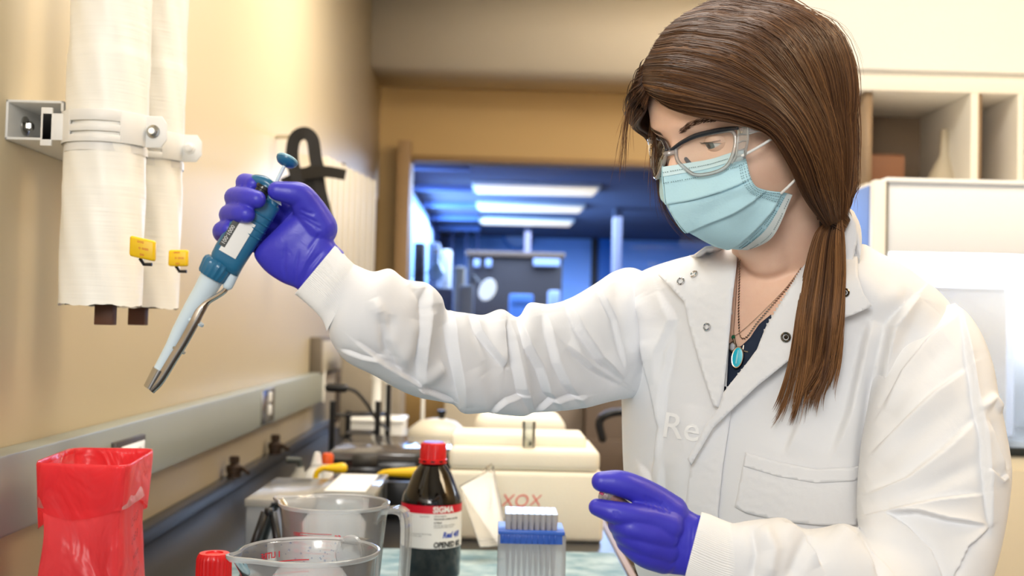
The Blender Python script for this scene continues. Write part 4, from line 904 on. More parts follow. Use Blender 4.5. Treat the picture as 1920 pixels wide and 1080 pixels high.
# neck
nb=P(1478,540,1.235)
mb.tube([H2W([-.028,0,-.01]),H2W([-.030,0,-.05]),P(1466,450,1.185),P(1470,500,1.215),nb,P(1480,600,1.25)],[.060,.056,.052,.054,.058,.06],40)
mb.tube([H2W([.02,0,-.062]),P(1444,470,1.162),P(1456,530,1.215),P(1465,590,1.26)],[.030,.030,.026,.020],24,True)
mb.rings(torso(.88,top=0))
# upper arms and forearms inside the sleeves
mb.tube([P(1230,620,1.36),P(1070,662,1.225),P(900,684,1.128),P(790,640,1.075),P(690,565,1.01),P(604,505,1.0)],[.038,.034,.026,.022,.017,.012],24,True)
mb.tube([P(1748,660,1.15),P(1752,780,1.10),P(1745,930,1.075),P(1735,1020,1.06),P(1700,1100,1.045),P(1628,1115,1.02),P(1520,1090,1.0),P(1430,1062,.99),P(1340,1032,.985),P(1300,1022,.985)],[.038,.038,.034,.030,.028,.028,.026,.024,.016,.012],24,True)
body=fuse(mb,'body',skin,person,.0026,5)
bvh_body=bvhtree.BVHTree.FromPolygons([v.co for v in body.data.vertices],[p.vertices for p in body.data.polygons])
# eyes, lids, brows
for s in (1,-1):
    ec=H2W([.0705,s*.032,.021]); 
    e=MB().lathe([(.0116*math.sin(t),-.0116*math.cos(t)) for t in np.linspace(0.02,3.12,20)],ec,28,HF*1.0-HU*.12).build('eye',mat('eye_white',(232,226,220),.15),person)
    ax=HF-HU*.22+HL*s*.02; ax/=np.linalg.norm(ax)
    MB().lathe([(.0001,.01215),(.0022,.0120)],ec,20,ax).build('pupil',MT['ink'],e); MB().lathe([(.0001,.0120),(.0030,.0117),(.0058,.0106)],ec,28,ax).build('iris',mat('iris_grey',(104,118,118),.2),e)
    for nm,lo,hi,a0 in (('upper_lid',.06,1.45,1),('lower_lid',-1.3,-.44,-1)):
        V_=[];
        rr=[]
        for j in range(7):
            el=lo+(hi-lo)*j/6; ring=[]
            for k in range(17):
                az=-1.5+3.0*k/16; q_e=(j/6 if a0>0 else 1-j/6); elc=el+(-.17-el)*(1-q_e)*min(1,(abs(az)/1.12)**2.2); r_=.0128+(.0004 if j==0 else 0)
                dd=HF*math.cos(elc)*math.cos(az)+HL*math.cos(elc)*math.sin(az)+HU*math.sin(elc); ring.append(ec+dd*r_)
            rr.append(ring)
        MB().rings(rr,cap=False,closed=False).build(nm,skin,person)
        if nm=='upper_lid':
            m=MB()
            for k in range(26):
                az=-1.05+2.1*k/25; el=.10*(1-.3*(az/1.15)**2); dd=HF*math.cos(el)*math.cos(az)+HL*math.cos(el)*math.sin(az)+HU*math.sin(el)
                p0=ec+dd*.0131; out=HF*.6+HL*math.sin(az)*.8-HU*.15; m.tube([p0,p0+out*.003,p0+out*.0055+HU*.002],[.0003,.0002,.00005],5)
            m.build('eyelashes',mat('lash',(30,22,18),.5),person)
hairm=bpy.data.materials.new('brown_hair'); hairm.use_nodes=True; nt=hairm.node_tree; b_=nt.nodes['Principled BSDF']; b_.inputs['Roughness'].default_value=.42; b_.inputs['Specular IOR Level'].default_value=.4
at_=nt.nodes.new('ShaderNodeAttribute'); at_.attribute_name='tone'; cr=nt.nodes.new('ShaderNodeValToRGB'); cr.color_ramp.elements[0].color=srgb(38,21,12); cr.color_ramp.elements[0].position=0; cr.color_ramp.elements[1].color=srgb(164,116,72); cr.color_ramp.elements[1].position=1
e_=cr.color_ramp.elements.new(.5); e_.color=srgb(86,56,35)
nt.links.new(at_.outputs['Fac'],cr.inputs[0]); nt.links.new(cr.outputs[0],b_.inputs['Base Color'])
def strands(name,paths,rad,parent,tones,sides=3,m=None):
    """every strand a thin tapering 3-sided tube, all of one head of hair in one mesh"""
    K=len(paths[0]); N_=len(paths); Pn=np.array(paths); T=np.gradient(Pn,axis=1); T/=np.linalg.norm(T,axis=2)[...,None]+1e-12
    ref=np.array([.31,-.8,.5]); U_=np.cross(T,ref); U_/=np.linalg.norm(U_,axis=2)[...,None]+1e-12; W_=np.cross(T,U_)
    tp=np.ones(K); tp[-1]=.15; tp[-2]=.55; tp[0]=.5
    rad=np.broadcast_to(np.asarray(rad),(N_,)); vs=[]
    for k in range(sides):
        a=k*2*math.pi/sides; vs.append(Pn+(U_*math.cos(a)+W_*math.sin(a))*(rad[:,None]*tp[None])[...,None])
    vv=np.stack(vs,2).reshape(-1,3)      # strand, k, side
    base=(np.arange(N_)[:,None,None]*K+np.arange(K-1)[None,:,None])*sides; s=np.arange(sides)[None,None]; s2=(s+1)%sides
    f=np.stack(np.broadcast_arrays(base+s,base+s2,base+sides+s2,base+sides+s),-1).reshape(-1,4)
    me=bpy.data.meshes.new(name); me.vertices.add(len(vv)); me.vertices.foreach_set('co',vv.ravel()); me.loops.add(f.size); me.loops.foreach_set('vertex_index',f.ravel().astype(np.int32)); me.polygons.add(len(f)); me.polygons.foreach_set('loop_start',np.arange(len(f),dtype=np.int32)*4); me.update(calc_edges=True)
    at=me.attributes.new('tone','FLOAT','POINT'); at.data.foreach_set('value',np.repeat(np.asarray(tones),K*sides).astype(np.float32))
    return link_mesh(name,me,m or hairm,parent)
# brows
def brow(s):
    ps=[];tn=[]
    for k in range(170):
        f=random.random(); y=.013+.040*f; z=.036+.011*math.sin(f*2.2)-.006*f+random.uniform(-.0028,.0028)*(1-.5*f); x=.0985-.0135*f**2
        p=H2W([x,s*y,z]); q=HL*s*.006+HU*random.uniform(.0,.003)-HF*.0015
        ps.append([p,p+q*.5+HF*.0008,p+q*.8+HF*.0005,p+q]); tn.append(.25+random.random()*.2)
    # press onto the skin
    out=[]
    for st in ps:
        row=[]
        for p in st:
            h=bvh_body.find_nearest(V(p)); row.append(np.array(h[0])+np.array(h[1])*.0006)
        out.append(row)
    strands('eyebrow',out,.00022,person,tn,3)
brow(1); brow(-1)
# ---------- hair ----------
G=[[(1222,172,-.010),(1262,200,.022),(1320,220,.052),(1385,231,.070),(1445,250,.082),(1478,305,.086),(1502,362,.080),(1545,424,.062)],
[(1208,155,-.015),(1250,163,.025),(1320,183,.055),(1400,205,.077),(1460,238,.090),(1495,300,.092),(1520,360,.084),(1552,420,.064)],
[(1217,108,-.017),(1275,108,.025),(1360,128,.060),(1440,175,.083),(1493,238,.094),(1522,300,.093),(1540,360,.084),(1560,417,.066)],
[(1258,48,-.017),(1330,42,.020),(1420,75,.056),(1490,140,.079),(1533,218,.086),(1553,290,.085),(1562,355,.077),(1570,414,.064)],
[(1335,5,-.012),(1410,2,.015),(1490,45,.046),(1545,115,.063),(1573,200,.070),(1582,280,.068),(1580,350,.064),(1577,410,.060)],
[(1415,-10,-.012),(1480,5,.000),(1540,55,.015),(1580,130,.026),(1597,215,.034),(1599,300,.040),(1592,360,.046),(1584,405,.052)]]
GW=np.array([[PL(*p) for p in row] for row in G])       # near side, world
def mirror(p): q=W2H(p); q[1]=-q[1]; return H2W(q)
GF=[]
for i,row in enumerate(GW):
    r=[mirror(p) for p in row]; q0=W2H(row[0]); 
    r[0]=H2W([q0[0],q0[1],q0[2]])
    r[-1]=H2W([-.062,.030,-.090]); r[-2]=H2W(W2H(r[-2])*[1,.65,1]); GF.append(r)
GF=np.array(GF)
def grid(Gr,nt_,nu):
    A=np.array([spline(Gr[i],nu) for i in range(len(Gr))]); return np.array([spline(A[:,j],nt_) for j in range(nu)]).transpose(1,0,2)
def sheet(Gr,name,off,mm):
    A=grid(Gr,40,50); T1=np.gradient(A,axis=1); T2=np.gradient(A,axis=0); Nn=np.cross(T1,T2); Nn/=np.linalg.norm(Nn,axis=2)[...,None]+1e-9
    c=HO; s=np.sign(((A-c)*Nn).sum(2).mean()); Nn*=s; return A,Nn
capm=mat('hair_under',(58,36,24),.6,var=.25,vscale=60)
An,Nn=sheet(GW,'n',0,None); Af,Nf=sheet(GF,'f',0,None)
def lift_off(A,gap):
    B=A.copy()
    for i in range(A.shape[0]):
        for j in range(A.shape[1]):
            if j>42: continue
            h=bvh_body.find_nearest(V(A[i,j])); q=np.array(h[0]); nn_=np.array(h[1]); s=(A[i,j]-q)@nn_
            if s<gap and np.linalg.norm(A[i,j]-q)<.05: B[i,j]=A[i,j]+nn_*(gap-s)
    return B
An=lift_off(An,.008); Af=lift_off(Af,.008)
hair=None
for A,Nm,nm in ((An,Nn,'hair'),(Af,Nf,'hair_far')):
    v=[p for r in (A-Nm*.003) for p in r]; nu=A.shape[1]; f=[(i*nu+j,i*nu+j+1,(i+1)*nu+j+1,(i+1)*nu+j) for i in range(A.shape[0]-1) for j in range(nu-1)]
    o=from_pd(v,f,'hair_cap' if hair else 'hair',capm,person if hair is None else hair)
    if hair is None: hair=o
    md=o.modifiers.new('s','SOLIDIFY'); md.thickness=.004
# back filler between the two sides
A1=An[-1]; A2=Af[-1]; R=[[a+(b-a)*k/6+ (HF*-.004 if 0<k<6 else 0) for k in range(7)] for a,b in zip(A1-Nn[-1]*.003,A2-Nf[-1]*.003)]
from_pd([p for r in R for p in r],[(i*7+j,i*7+j+1,(i+1)*7+j+1,(i+1)*7+j) for i in range(len(R)-1) for j in range(6)],'hair_back',capm,hair)
def grow(A,Nm,N_,K,sp,tlo=0,thi=1,rad=(.00016,.00034),lift=.0022,tone=(.25,.75)):
    paths=[];tn=[];nt_,nu=A.shape[:2]
    rr=np.random.default_rng(int(N_+K))
    clumps=rr.uniform(tlo,thi,260); ct=rr.normal(.5,.16,260)
    for i in range(N_):
        c=rr.integers(260); t0=np.clip(clumps[c]+rr.normal(0,.006),0,1); dt=rr.normal(0,.012); u0=max(0,rr.uniform(-.25,.22)); u1=1 if rr.random()<.85 else rr.uniform(.6,1)
        us=np.linspace(u0,u1,K); ts=np.clip(t0+dt*np.sin(us*3+rr.uniform(0,3))+sp*np.sin(us*rr.uniform(4,9)+rr.uniform(0,6))*.35,0,1)
        a=ts*(nt_-1); b=us*(nu-1); i0=np.minimum(a.astype(int),nt_-2); j0=np.minimum(b.astype(int),nu-2); fa=(a-i0)[:,None]; fb=(b-j0)[:,None]
        def bl(Q): return (Q[i0,j0]*(1-fa)+Q[i0+1,j0]*fa)*(1-fb)+(Q[i0,j0+1]*(1-fa)+Q[i0+1,j0+1]*fa)*fb
        h=rr.uniform(-.0012,lift)+.0022*abs(math.sin(clumps[c]*97))+ (rr.uniform(.001,.006) if rr.random()<.02 else 0)
        h=h*np.sin(np.clip(us,0.03,.97)*math.pi)**.35; h=h+.0006
        paths.append(bl(A)+bl(Nm)*h[:,None]); tn.append(np.clip(ct[c]*.65+.35*rr.normal(.5,.22)+ (t0-.5)*.16,0,1))
    return paths,tn
p1_,t1_=grow(An,Nn,9000,22,.01); p2_,t2_=grow(Af,Nf,3500,18,.01)
strands('hair_strands',p1_,rng.uniform(.00022,.00050,len(p1_)),hair,t1_)
strands('hair_strands',p2_,rng.uniform(.00022,.00050,len(p2_)),hair,t2_)
# loose flyaways around the crown and nape
ps=[];tn=[]
rr=np.random.default_rng(5)
for i in range(150):
    t0=rr.uniform(.3,1); a=int(t0*39); u0=rr.uniform(.05,.8); u1=min(1,u0+rr.uniform(.12,.3)); us=np.linspace(u0,u1,10); j=(us*49).astype(int)
    h=np.sin(np.linspace(0,1,10)*1.6)*rr.uniform(.003,.012); ps.append([An[a,jj]+Nn[a,jj]*(.002+hh) for jj,hh in zip(j,h)]); tn.append(rr.uniform(.4,.9))
strands('flyaway_hair',ps,.00012,hair,tn)
# wisps hanging in front of the face
def wisp(ctrl,n,spread,rad=.00014):
    c=np.array([PL(*p) for p in ctrl]); base=spline(c,20); out=[]
    for i in range(n):
        o0=rr.normal(0,.0012,3); o1=rr.normal(0,spread,3); ln=rr.uniform(.6,1); k=int(20*ln)
        idx=np.linspace(0,k-1,20); q=np.array([np.interp(idx,range(20),base[:,a]) for a in range(3)]).T
        f=np.linspace(0,1,20)[:,None]; out.append(q+o0*(1-f)+o1*f**1.5+np.sin(f*rr.uniform(3,7)+rr.uniform(0,6))*rr.normal(0,.0012,3)*f)
    return out
ws=wisp([(1212,158,-.03),(1185,190,-.035),(1172,240,-.04),(1166,300,-.04),(1160,355,-.04)],34,.004)+wisp([(1220,180,-.03),(1226,250,-.04),(1230,320,-.045),(1240,380,-.05),(1262,430,-.05)],40,.006)+wisp([(1228,185,-.03),(1236,280,-.05),(1244,380,-.055),(1275,430,-.06),(1310,455,-.06)],26,.006)+wisp([(1226,180,-.02),(1240,190,-.01),(1245,210,-.01)],14,.003)
strands('loose_wisps',ws,.00018,hair,rr.uniform(.3,.8,len(ws)))
# ---------- coat torso ----------
coatm=bpy.data.materials.new('coat_cotton'); coatm.use_nodes=True; nt=coatm.node_tree; b_=nt.nodes['Principled BSDF']; b_.inputs['Base Color'].default_value=srgb(228,229,232); b_.inputs['Roughness'].default_value=.75; b_.inputs['Sheen Weight'].default_value=.15
tc=nt.nodes.new('ShaderNodeTexCoord'); n1=nt.nodes.new('ShaderNodeTexNoise'); n1.inputs['Scale'].default_value=30; n1.inputs['Detail'].default_value=4; n1.inputs['Distortion'].default_value=.6; bp=nt.nodes.new('ShaderNodeBump'); bp.inputs['Strength'].default_value=.10; bp.inputs['Distance'].default_value=.006
n2=nt.nodes.new('ShaderNodeTexNoise'); n2.inputs['Scale'].default_value=1400; b2=nt.nodes.new('ShaderNodeBump'); b2.inputs['Strength'].default_value=.12; b2.inputs['Distance'].default_value=.0005
nt.links.new(tc.outputs['Object'],n1.inputs[0]); nt.links.new(n1.outputs[0],bp.inputs['Height']); nt.links.new(tc.outputs['Object'],n2.inputs[0]); nt.links.new(n2.outputs[0],b2.inputs['Height']); nt.links.new(bp.outputs[0],b2.inputs['Normal']); nt.links.new(b2.outputs[0],b_.inputs['Normal'])
knit=mat('rib_knit',(238,237,236),.85)
nt=knit.node_tree; wv=nt.nodes.new('ShaderNodeTexWave'); wv.inputs['Scale'].default_value=1
MBc=MB().rings(torso(1.0,n=420,m=340,top=2),cap=False)
coat=MBc.build('lab_coat',coatm,person,angle=180)
tf=[([(1172,560),(1178,700),(1172,790)],12,.004,'v'),
([(1222,900),(1238,800),(1214,700),(1205,640)],26,.006,'z'),([(1262,620),(1246,720),(1238,860)],26,.006,'z'),([(1300,760),(1285,850),(1255,930)],22,.004,'r'),
([(1640,690),(1622,820),(1612,985)],14,.010,'v'),([(1642,770),(1650,690),(1668,610),(1720,552)],34,.013,'z'),([(1730,560),(1700,640),(1690,700)],20,.006,'v'),
([(1560,850),(1590,770),(1618,650),(1630,600)],40,.007,'z'),([(1470,850),(1500,780),(1560,700)],34,.005,'z'),
([(1236,545),(1262,600),(1240,660),(1236,720)],26,.006,'z'),([(1190,560),(1215,600),(1218,680)],18,.005,'r'),
([(1200,870),(1222,905),(1246,950)],14,.006,'z'),([(1245,870),(1234,960),(1238,1080)],22,.006,'z'),([(1600,500),(1650,560),(1700,560)],26,.005,'r')]
sculpt(coat,folds(tf)); sculpt(coat,lambda co,no: co+no*(nz(co,22,3)*.0018)[:,None])
bvh_coat=bvhtree.BVHTree.FromPolygons([v.co for v in coat.data.vertices],[p.vertices for p in coat.data.polygons])
def surf(px,py,off=0,bvh=None,fallback=1.14):
    v=ray(px,py); v/=np.linalg.norm(v); h=(bvh or bvh_coat).ray_cast(V(CAM),V(v))
    if h[0] is None: return P(px,py,fallback)
    return np.array(h[0])-v*off
def inside(poly,pts):
    poly=np.array(poly); x,y=pts[:,0],pts[:,1]; c=np.zeros(len(pts),bool); j=len(poly)-1
    for i in range(len(poly)):
        k=((poly[i,1]>y)!=(poly[j,1]>y))&(x<(poly[j,0]-poly[i,0])*(y-poly[i,1])/(poly[j,1]-poly[i,1]+1e-9)+poly[i,0]); c^=k; j=i
    return c
def drape(poly,name,m,parent,off=.004,th=.0016,step=6,offn=None,bvh=None,base=None,smoothn=2):
    """cloth panel cut to an outline and laid over a surface, with its own thickness"""
    pl=np.array(poly,float); B=[]
    for i in range(len(pl)):
        a,b=pl[i],pl[(i+1)%len(pl)]; k=max(1,int(np.hypot(*(b-a))/step)); B+= [a+(b-a)*j/k for j in range(k)]
    B=np.array(B); x0,y0=pl.min(0); x1,y1=pl.max(0)
    gx,gy=np.meshgrid(np.arange(x0,x1,step),np.arange(y0,y1,step)); gp=np.stack([gx.ravel(),gy.ravel()],1)+rng.uniform(-.2,.2,(gx.size,2))*step*.3; gp=gp[inside(pl,gp)]
    if len(gp): dm=np.min(np.hypot(gp[:,None,0]-B[None,:,0],gp[:,None,1]-B[None,:,1]),1); gp=gp[dm>step*.55]
    allp=np.vstack([B,gp]); n=len(B)
    r=geometry.delaunay_2d_cdt([Vector(p) for p in allp],[(i,(i+1)%n) for i in range(n)],[],1,1e-4)
    pts=np.array([p[:] for p in r[0]]); dep=[]
    for p in pts:
        o_=off if offn is None else offn(p[0],p[1]); q=surf(p[0],p[1],0,bvh) if base is None else base(p[0],p[1]); v=ray(p[0],p[1]); v/=np.linalg.norm(v); dep.append((q-CAM)@v-o_)
    dep=np.array(dep); E_=r[1]; nbr=[[] for _ in pts]
    for a,b in E_: nbr[a].append(b); nbr[b].append(a)
    for _ in range(smoothn): dep=np.array([.5*dep[i]+.5*np.mean(dep[nbr[i]]) if nbr[i] else dep[i] for i in range(len(pts))])
    co=[CAM+ray(*p)/np.linalg.norm(ray(*p))*d for p,d in zip(pts,dep)]
    o=from_pd(co,[tuple(f) for f in r[2]],name,m,parent)
    bm=bmesh.new(); bm.from_mesh(o.data); bmesh.ops.recalc_face_normals(bm,faces=bm.faces)
    if len(bm.faces):
        s=sum(((V(CAM)-f.calc_center_median()).dot(f.normal)) for f in bm.faces)
        if s<0: bmesh.ops.reverse_faces(bm,faces=bm.faces)
    bm.to_mesh(o.data); bm.free()
    md=o.modifiers.new('th','SOLIDIFY'); md.thickness=th; md.offset=1
    return o
# V opening
VP_=[(1385,440),(1378,480),(1368,600),(1357,735),(1420,660),(1437,610),(1500,507),(1560,440),(1600,400),(1400,400)]
bm=bmesh.new(); bm.from_mesh(coat.data); bm.normal_update(); cc=np.array([f.calc_center_median()[:] for f in bm.faces]); pr=projN(cc); ins=inside(VP_,pr[:,:2])
fc=[f for f,i_ in zip(bm.faces,ins) if i_ and (V(CAM)-f.calc_center_median()).dot(f.normal)>0]
bmesh.ops.delete(bm,geom=fc,context='FACES'); bm.to_mesh(coat.data); bm.free()
md=coat.modifiers.new('th','SOLIDIFY'); md.thickness=.0015; md.offset=-1
# chest skin is the body; navy shirt
navy=mat('navy_knit',(34,46,68),.8,bump=.3,bscale=700)
def bsurf(off):
    return lambda px,py: surf(px,py,off,bvh_body)
drape([(1362,610),(1366,640),(1376,655),(1392,648),(1408,632),(1424,608),(1446,590),(1470,600),(1440,680),(1400,740),(1350,790),(1345,700)],'navy_shirt',navy,person,off=0,base=bsurf(.003),th=.002)
# lapels and collar
def seam(o,pts): pass
lapL=drape([(1235,517),(1262,500),(1300,478),(1322,462),(1350,458),(1384,466),(1381,500),(1374,560),(1369,620),(1362,690),(1357,735),(1349,764),(1338,760),(1312,680),(1290,600),(1283,565),(1262,543)],'lapel',coatm,coat,off=.008,offn=lambda x,y:.006+.012*np.clip((y-470)/60,0,1)*np.clip((1300-x)/60,0,1)+.004,th=.0018)
lapR=drape([(1357,736),(1400,682),(1420,655),(1437,612),(1470,560),(1502,506),(1530,470),(1582,450),(1600,420),(1607,470),(1609,520),(1620,552),(1635,574),(1600,590),(1582,596),(1540,600),(1520,640),(1482,674),(1420,724),(1375,766),(1338,802),(1312,846),(1296,872),(1290,860),(1325,795),(1349,764)],'lapel',coatm,coat,off=.010,offn=lambda x,y:.008+.010*np.clip((y-470)/60,0,1),th=.0018)
# placket under the lapel
drape([(1338,802),(1312,846),(1294,880),(1284,960),(1283,1090),(1345,1090),(1347,960),(1355,880),(1372,768)],'placket',coatm,coat,off=.0035,th=.0012)
# collar standing behind the neck
cs=[]
cpts=[(1604,476,1.14,-.0),(1600,420,1.135,0),(1592,392,1.15,0),(1575,378,1.20,0),(1520,372,1.27,0),(1450,385,1.30,0),(1400,420,1.28,0),(1375,455,1.24,0),(1350,462,1.22,0)]
low=[(1610,500,1.13),(1616,455,1.14),(1612,420,1.17),(1600,415,1.24),(1530,420,1.31),(1450,430,1.34),(1380,455,1.32),(1340,470,1.28),(1322,474,1.24)]
T_=spline([P(a,b,c) for a,b,c,_ in cpts],40); B_=spline([P(a,b,c) for a,b,c in low],40)
inn=spline([P(a-(12 if a>1500 else -8),b+55,c+.004) for a,b,c,_ in cpts],40)
collarm=coatm
MB().rings([list(B_),list((T_+B_)/2+np.array([.001,0,.002])),list(T_),list(T_*.5+inn*.5),list(inn)],cap=False,closed=False).build('collar',collarm,coat)
drape([(1604,420),(1592,398),(1582,385),(1576,400),(1572,450),(1574,520),(1580,560),(1590,520),(1600,480),(1607,450)],'collar_fold',coatm,coat,off=0,base=lambda x,y:P(x,y,1.128),th=.002,step=5)
# pocket
drape([(1398,848),(1460,866),(1530,880),(1600,876),(1613,872),(1614,930),(1606,985),(1540,985),(1470,978),(1400,962),(1378,950),(1388,900)],'chest_pocket',coatm,coat,off=.0022,th=.0012)
drape([(1398,848),(1460,866),(1530,880),(1600,876),(1613,872),(1614,896),(1600,902),(1530,906),(1460,894),(1394,874)],'pocket_hem',coatm,coat,off=.0034,th=.0006,step=5)
# faint white print
pm=mat('white_print',(246,246,246),.5)
def onpix(x0,y0,k,rot,off,bvh=None): 
    c,s=math.cos(rot),math.sin(rot); return lambda x,y:surf(x0+(x*c+y*s)*k,y0-(y*c-x*s)*k,off,bvh)
text_mesh('Re',.045,'coat_print',pm,coat,onpix(1238,818,1500,math.radians(8),.0013),bold=.0003)
# snaps
LB=[bvhtree.BVHTree.FromPolygons([v.co for v in o_.data.vertices],[p.vertices for p in o_.data.polygons]) for o_ in (lapL,lapR)]
def snap(px,py,r,dark,par):
    p=surf(px,py,0); b=[surf(px+6,py,0),surf(px,py+6,0)]; nrm=np.cross(b[0]-p,b[1]-p); nrm/=np.linalg.norm(nrm); 
    if nrm@(CAM-p)<0: nrm=-nrm
    hits=None
    q=p+nrm*.016 if False else p
    v=ray(px,py); v/=np.linalg.norm(v); q=p-v*.004
    for L__ in LB:
        h_=L__.ray_cast(V(CAM),V(v))
        if h_[0] is not None:
            q=np.array(h_[0])-v*.0024; nrm=np.array(h_[1]); nrm=nrm if nrm@(CAM-q)>0 else -nrm
    o=MB().lathe([(r*.62,0),(r*.62,.0016),(r*.8,.0024),(r,.0016),(r,0)],q,28,nrm,cap=False).build('snap',MT['chrome'] if not dark else mat('dark_chrome',(120,112,100),.2,metal=1),par)
    if dark: MB().lathe([(.0001,.0012),(r*.4,.001),(r*.42,0)],q,20,nrm).build('snap_socket',mat('snap_in',(70,64,58),.3,metal=1),par)
for px,py,r,dk_ in [(1277,528,.0045,0),(1302,515,.0045,0),(1326,613,.0042,0),(1584,549,.0045,1),(1474,632,.0050,1)]:
    snap(px,py,r,dk_,coat)
# ---------- sleeves ----------
def oloft(st,m,ryf,n=200,e=.92,nrm=None):
    """sleeve through stations (top x,y, bottom x,y, depth)"""
    A=spline(st,m); R=[]; cen=[]
    T_=np.array([P(a[0],a[1],a[4]) for a in A]); B_=np.array([P(a[2],a[3],a[4]) for a in A]); Cn=(T_+B_)/2; tan=np.gradient(Cn,axis=0)
    for i in range(m):
        u=(T_[i]-B_[i])/2; t=tan[i]/np.linalg.norm(tan[i]); vd=Cn[i]-CAM; vd/=np.linalg.norm(vd); w=vd-(vd@u)*u/(u@u); w/=np.linalg.norm(w)
        ry=np.linalg.norm(u)*ryf(i/(m-1)); ring=[]
        for k in range(n):
            a=k*2*math.pi/n; ca,sa=math.cos(a),math.sin(a); ring.append(Cn[i]+u*math.copysign(abs(ca)**e,ca)+w*ry*math.copysign(abs(sa)**e,sa))
        R.append(ring)
    return R
rs=[(626,463,556,547,1.0),(650,487,590,580,1.0),(672,499,614,608,1.005),(700,509,622,640,1.01),(732,504,650,676,1.02),(762,524,701,703,1.03),(800,531,745,728,1.05),(826,556,785,744,1.07),(838,584,845,756,1.09),(873,588,870,774,1.105),(905,592,915,772,1.12),(940,580,945,777,1.135),(971,594,982,780,1.15),(992,568,1005,772,1.17),(1030,570,1045,770,1.19),(1069,559,1095,764,1.215),(1117,531,1145,752,1.25),(1150,510,1190,745,1.285),(1185,503,1235,738,1.32),(1225,520,1270,730,1.36)]
arm=MB().rings(oloft(rs,420,lambda f:.82+.1*math.sin(f*3.1),n=260),cap=False).build('sleeve',coatm,coat,angle=180)
af=[([(700,560),(716,600),(738,672)],12,.005,'r'),([(712,585),(722,640),(752,700)],10,.006,'v'),([(735,590),(727,640),(724,676)],12,.004,'v'),
([(788,722),(792,650),(801,590),(803,538)],26,.0085,'z'),([(770,530),(798,560),(806,590)],10,.004,'v'),
([(868,765),(858,700),(845,640),(832,568)],34,.0075,'z'),([(846,600),(880,650),(905,700)],20,.004,'r'),
([(950,690),(925,660),(895,625),(880,592)],22,.0065,'z'),([(949,600),(952,650),(948,692)],16,.0055,'z'),
([(1000,775),(978,730),(970,690),(962,640),(950,600)],30,.0075,'z'),
([(1050,764),(1025,735),(1010,690),(985,650),(972,600)],24,.0070,'z'),
([(1095,762),(1060,720),(1040,680),(1028,630),(1020,590)],26,.0065,'z'),
([(1166,712),(1120,672),(1085,620),(1062,570)],22,.0080,'z'),([(1166,722),(1110,690),(1060,650)],20,.0045,'z'),
([(668,640),(720,680),(760,705),(800,728)],14,.005,'z'),([(780,724),(812,702),(834,688)],14,.0060,'r'),([(782,724),(815,738),(850,755)],9,.005,'z'),
([(1170,690),(1150,600),(1120,540)],14,.005,'z'),([(1185,660),(1170,590),(1150,530)],12,.004,'v'),
([(640,655),(680,668),(720,672)],10,.003,'z'),([(750,690),(775,650),(785,600)],18,.004,'r'),
([(918,772),(950,752),(990,742)],12,.005,'z'),([(1001,772),(1040,750),(1100,742)],12,.005,'z'),([(885,690),(905,740),(915,775)],20,.004,'r')]
sculpt(arm,folds(af)); sculpt(arm,lambda co,no: co+no*(nz(co,45,5)*.0008)[:,None])
def cuff(st,par,n=240,m=60,ry=.80,nm='cuff',ribs=70):
    R=np.array(oloft(st,m,lambda f:ry,n=720)); c=R.mean(1,keepdims=True); d=R-c; L=np.linalg.norm(d,axis=2,keepdims=True); 
    k=np.arange(n)*2*math.pi/n; rib=.00045*np.sin(np.arange(720)*2*math.pi/720*110)[None]*np.ones((m,1))+(.0032*(1-np.linspace(0,1,m)**2)-.0012)[:,None]
    R=c+d*(1.0+rib[...,None]/L); 
    A=[list(r) for r in R]; inner=[list((c[i]+ (R[i]-c[i])*.90)) for i in range(8)][::-1]
    return MB().rings(inner+A,cap=False).build(nm,knit,par,angle=180)
cuff([(626,463,556,547,1.0),(634,470,566,555,1.0),(650,487,592,580,1.0),(664,497,606,600,1.003),(676,503,612,622,1.006)],arm,m=70,ry=.82)
ls=[(1318,966,1286,1080,.985),(1345,975,1318,1098,.985),(1372,982,1350,1112,.985),(1400,978,1388,1128,.985),(1432,974,1420,1145,.985),(1472,972,1462,1165,.99),(1505,990,1500,1180,.99),(1540,990,1545,1195,.995),(1580,982,1590,1215,1.0),(1606,990,1650,1235,1.005),(1613,993,1740,1235,1.015),(1614,992,1815,1175,1.03),(1613,985,1850,1090,1.04),(1611,965,1872,1010,1.05),(1611,930,1885,935,1.06),(1614,885,1889,875,1.07),(1620,830,1880,810,1.08),(1632,760,1868,750,1.09),(1640,705,1858,690,1.105),(1650,660,1840,635,1.12),(1672,620,1815,592,1.135),(1705,590,1790,568,1.15)]
arm2=MB().rings(oloft(ls,460,lambda f:.72 if f>.5 else .78,n=240)).build('sleeve',coatm,coat,angle=180)
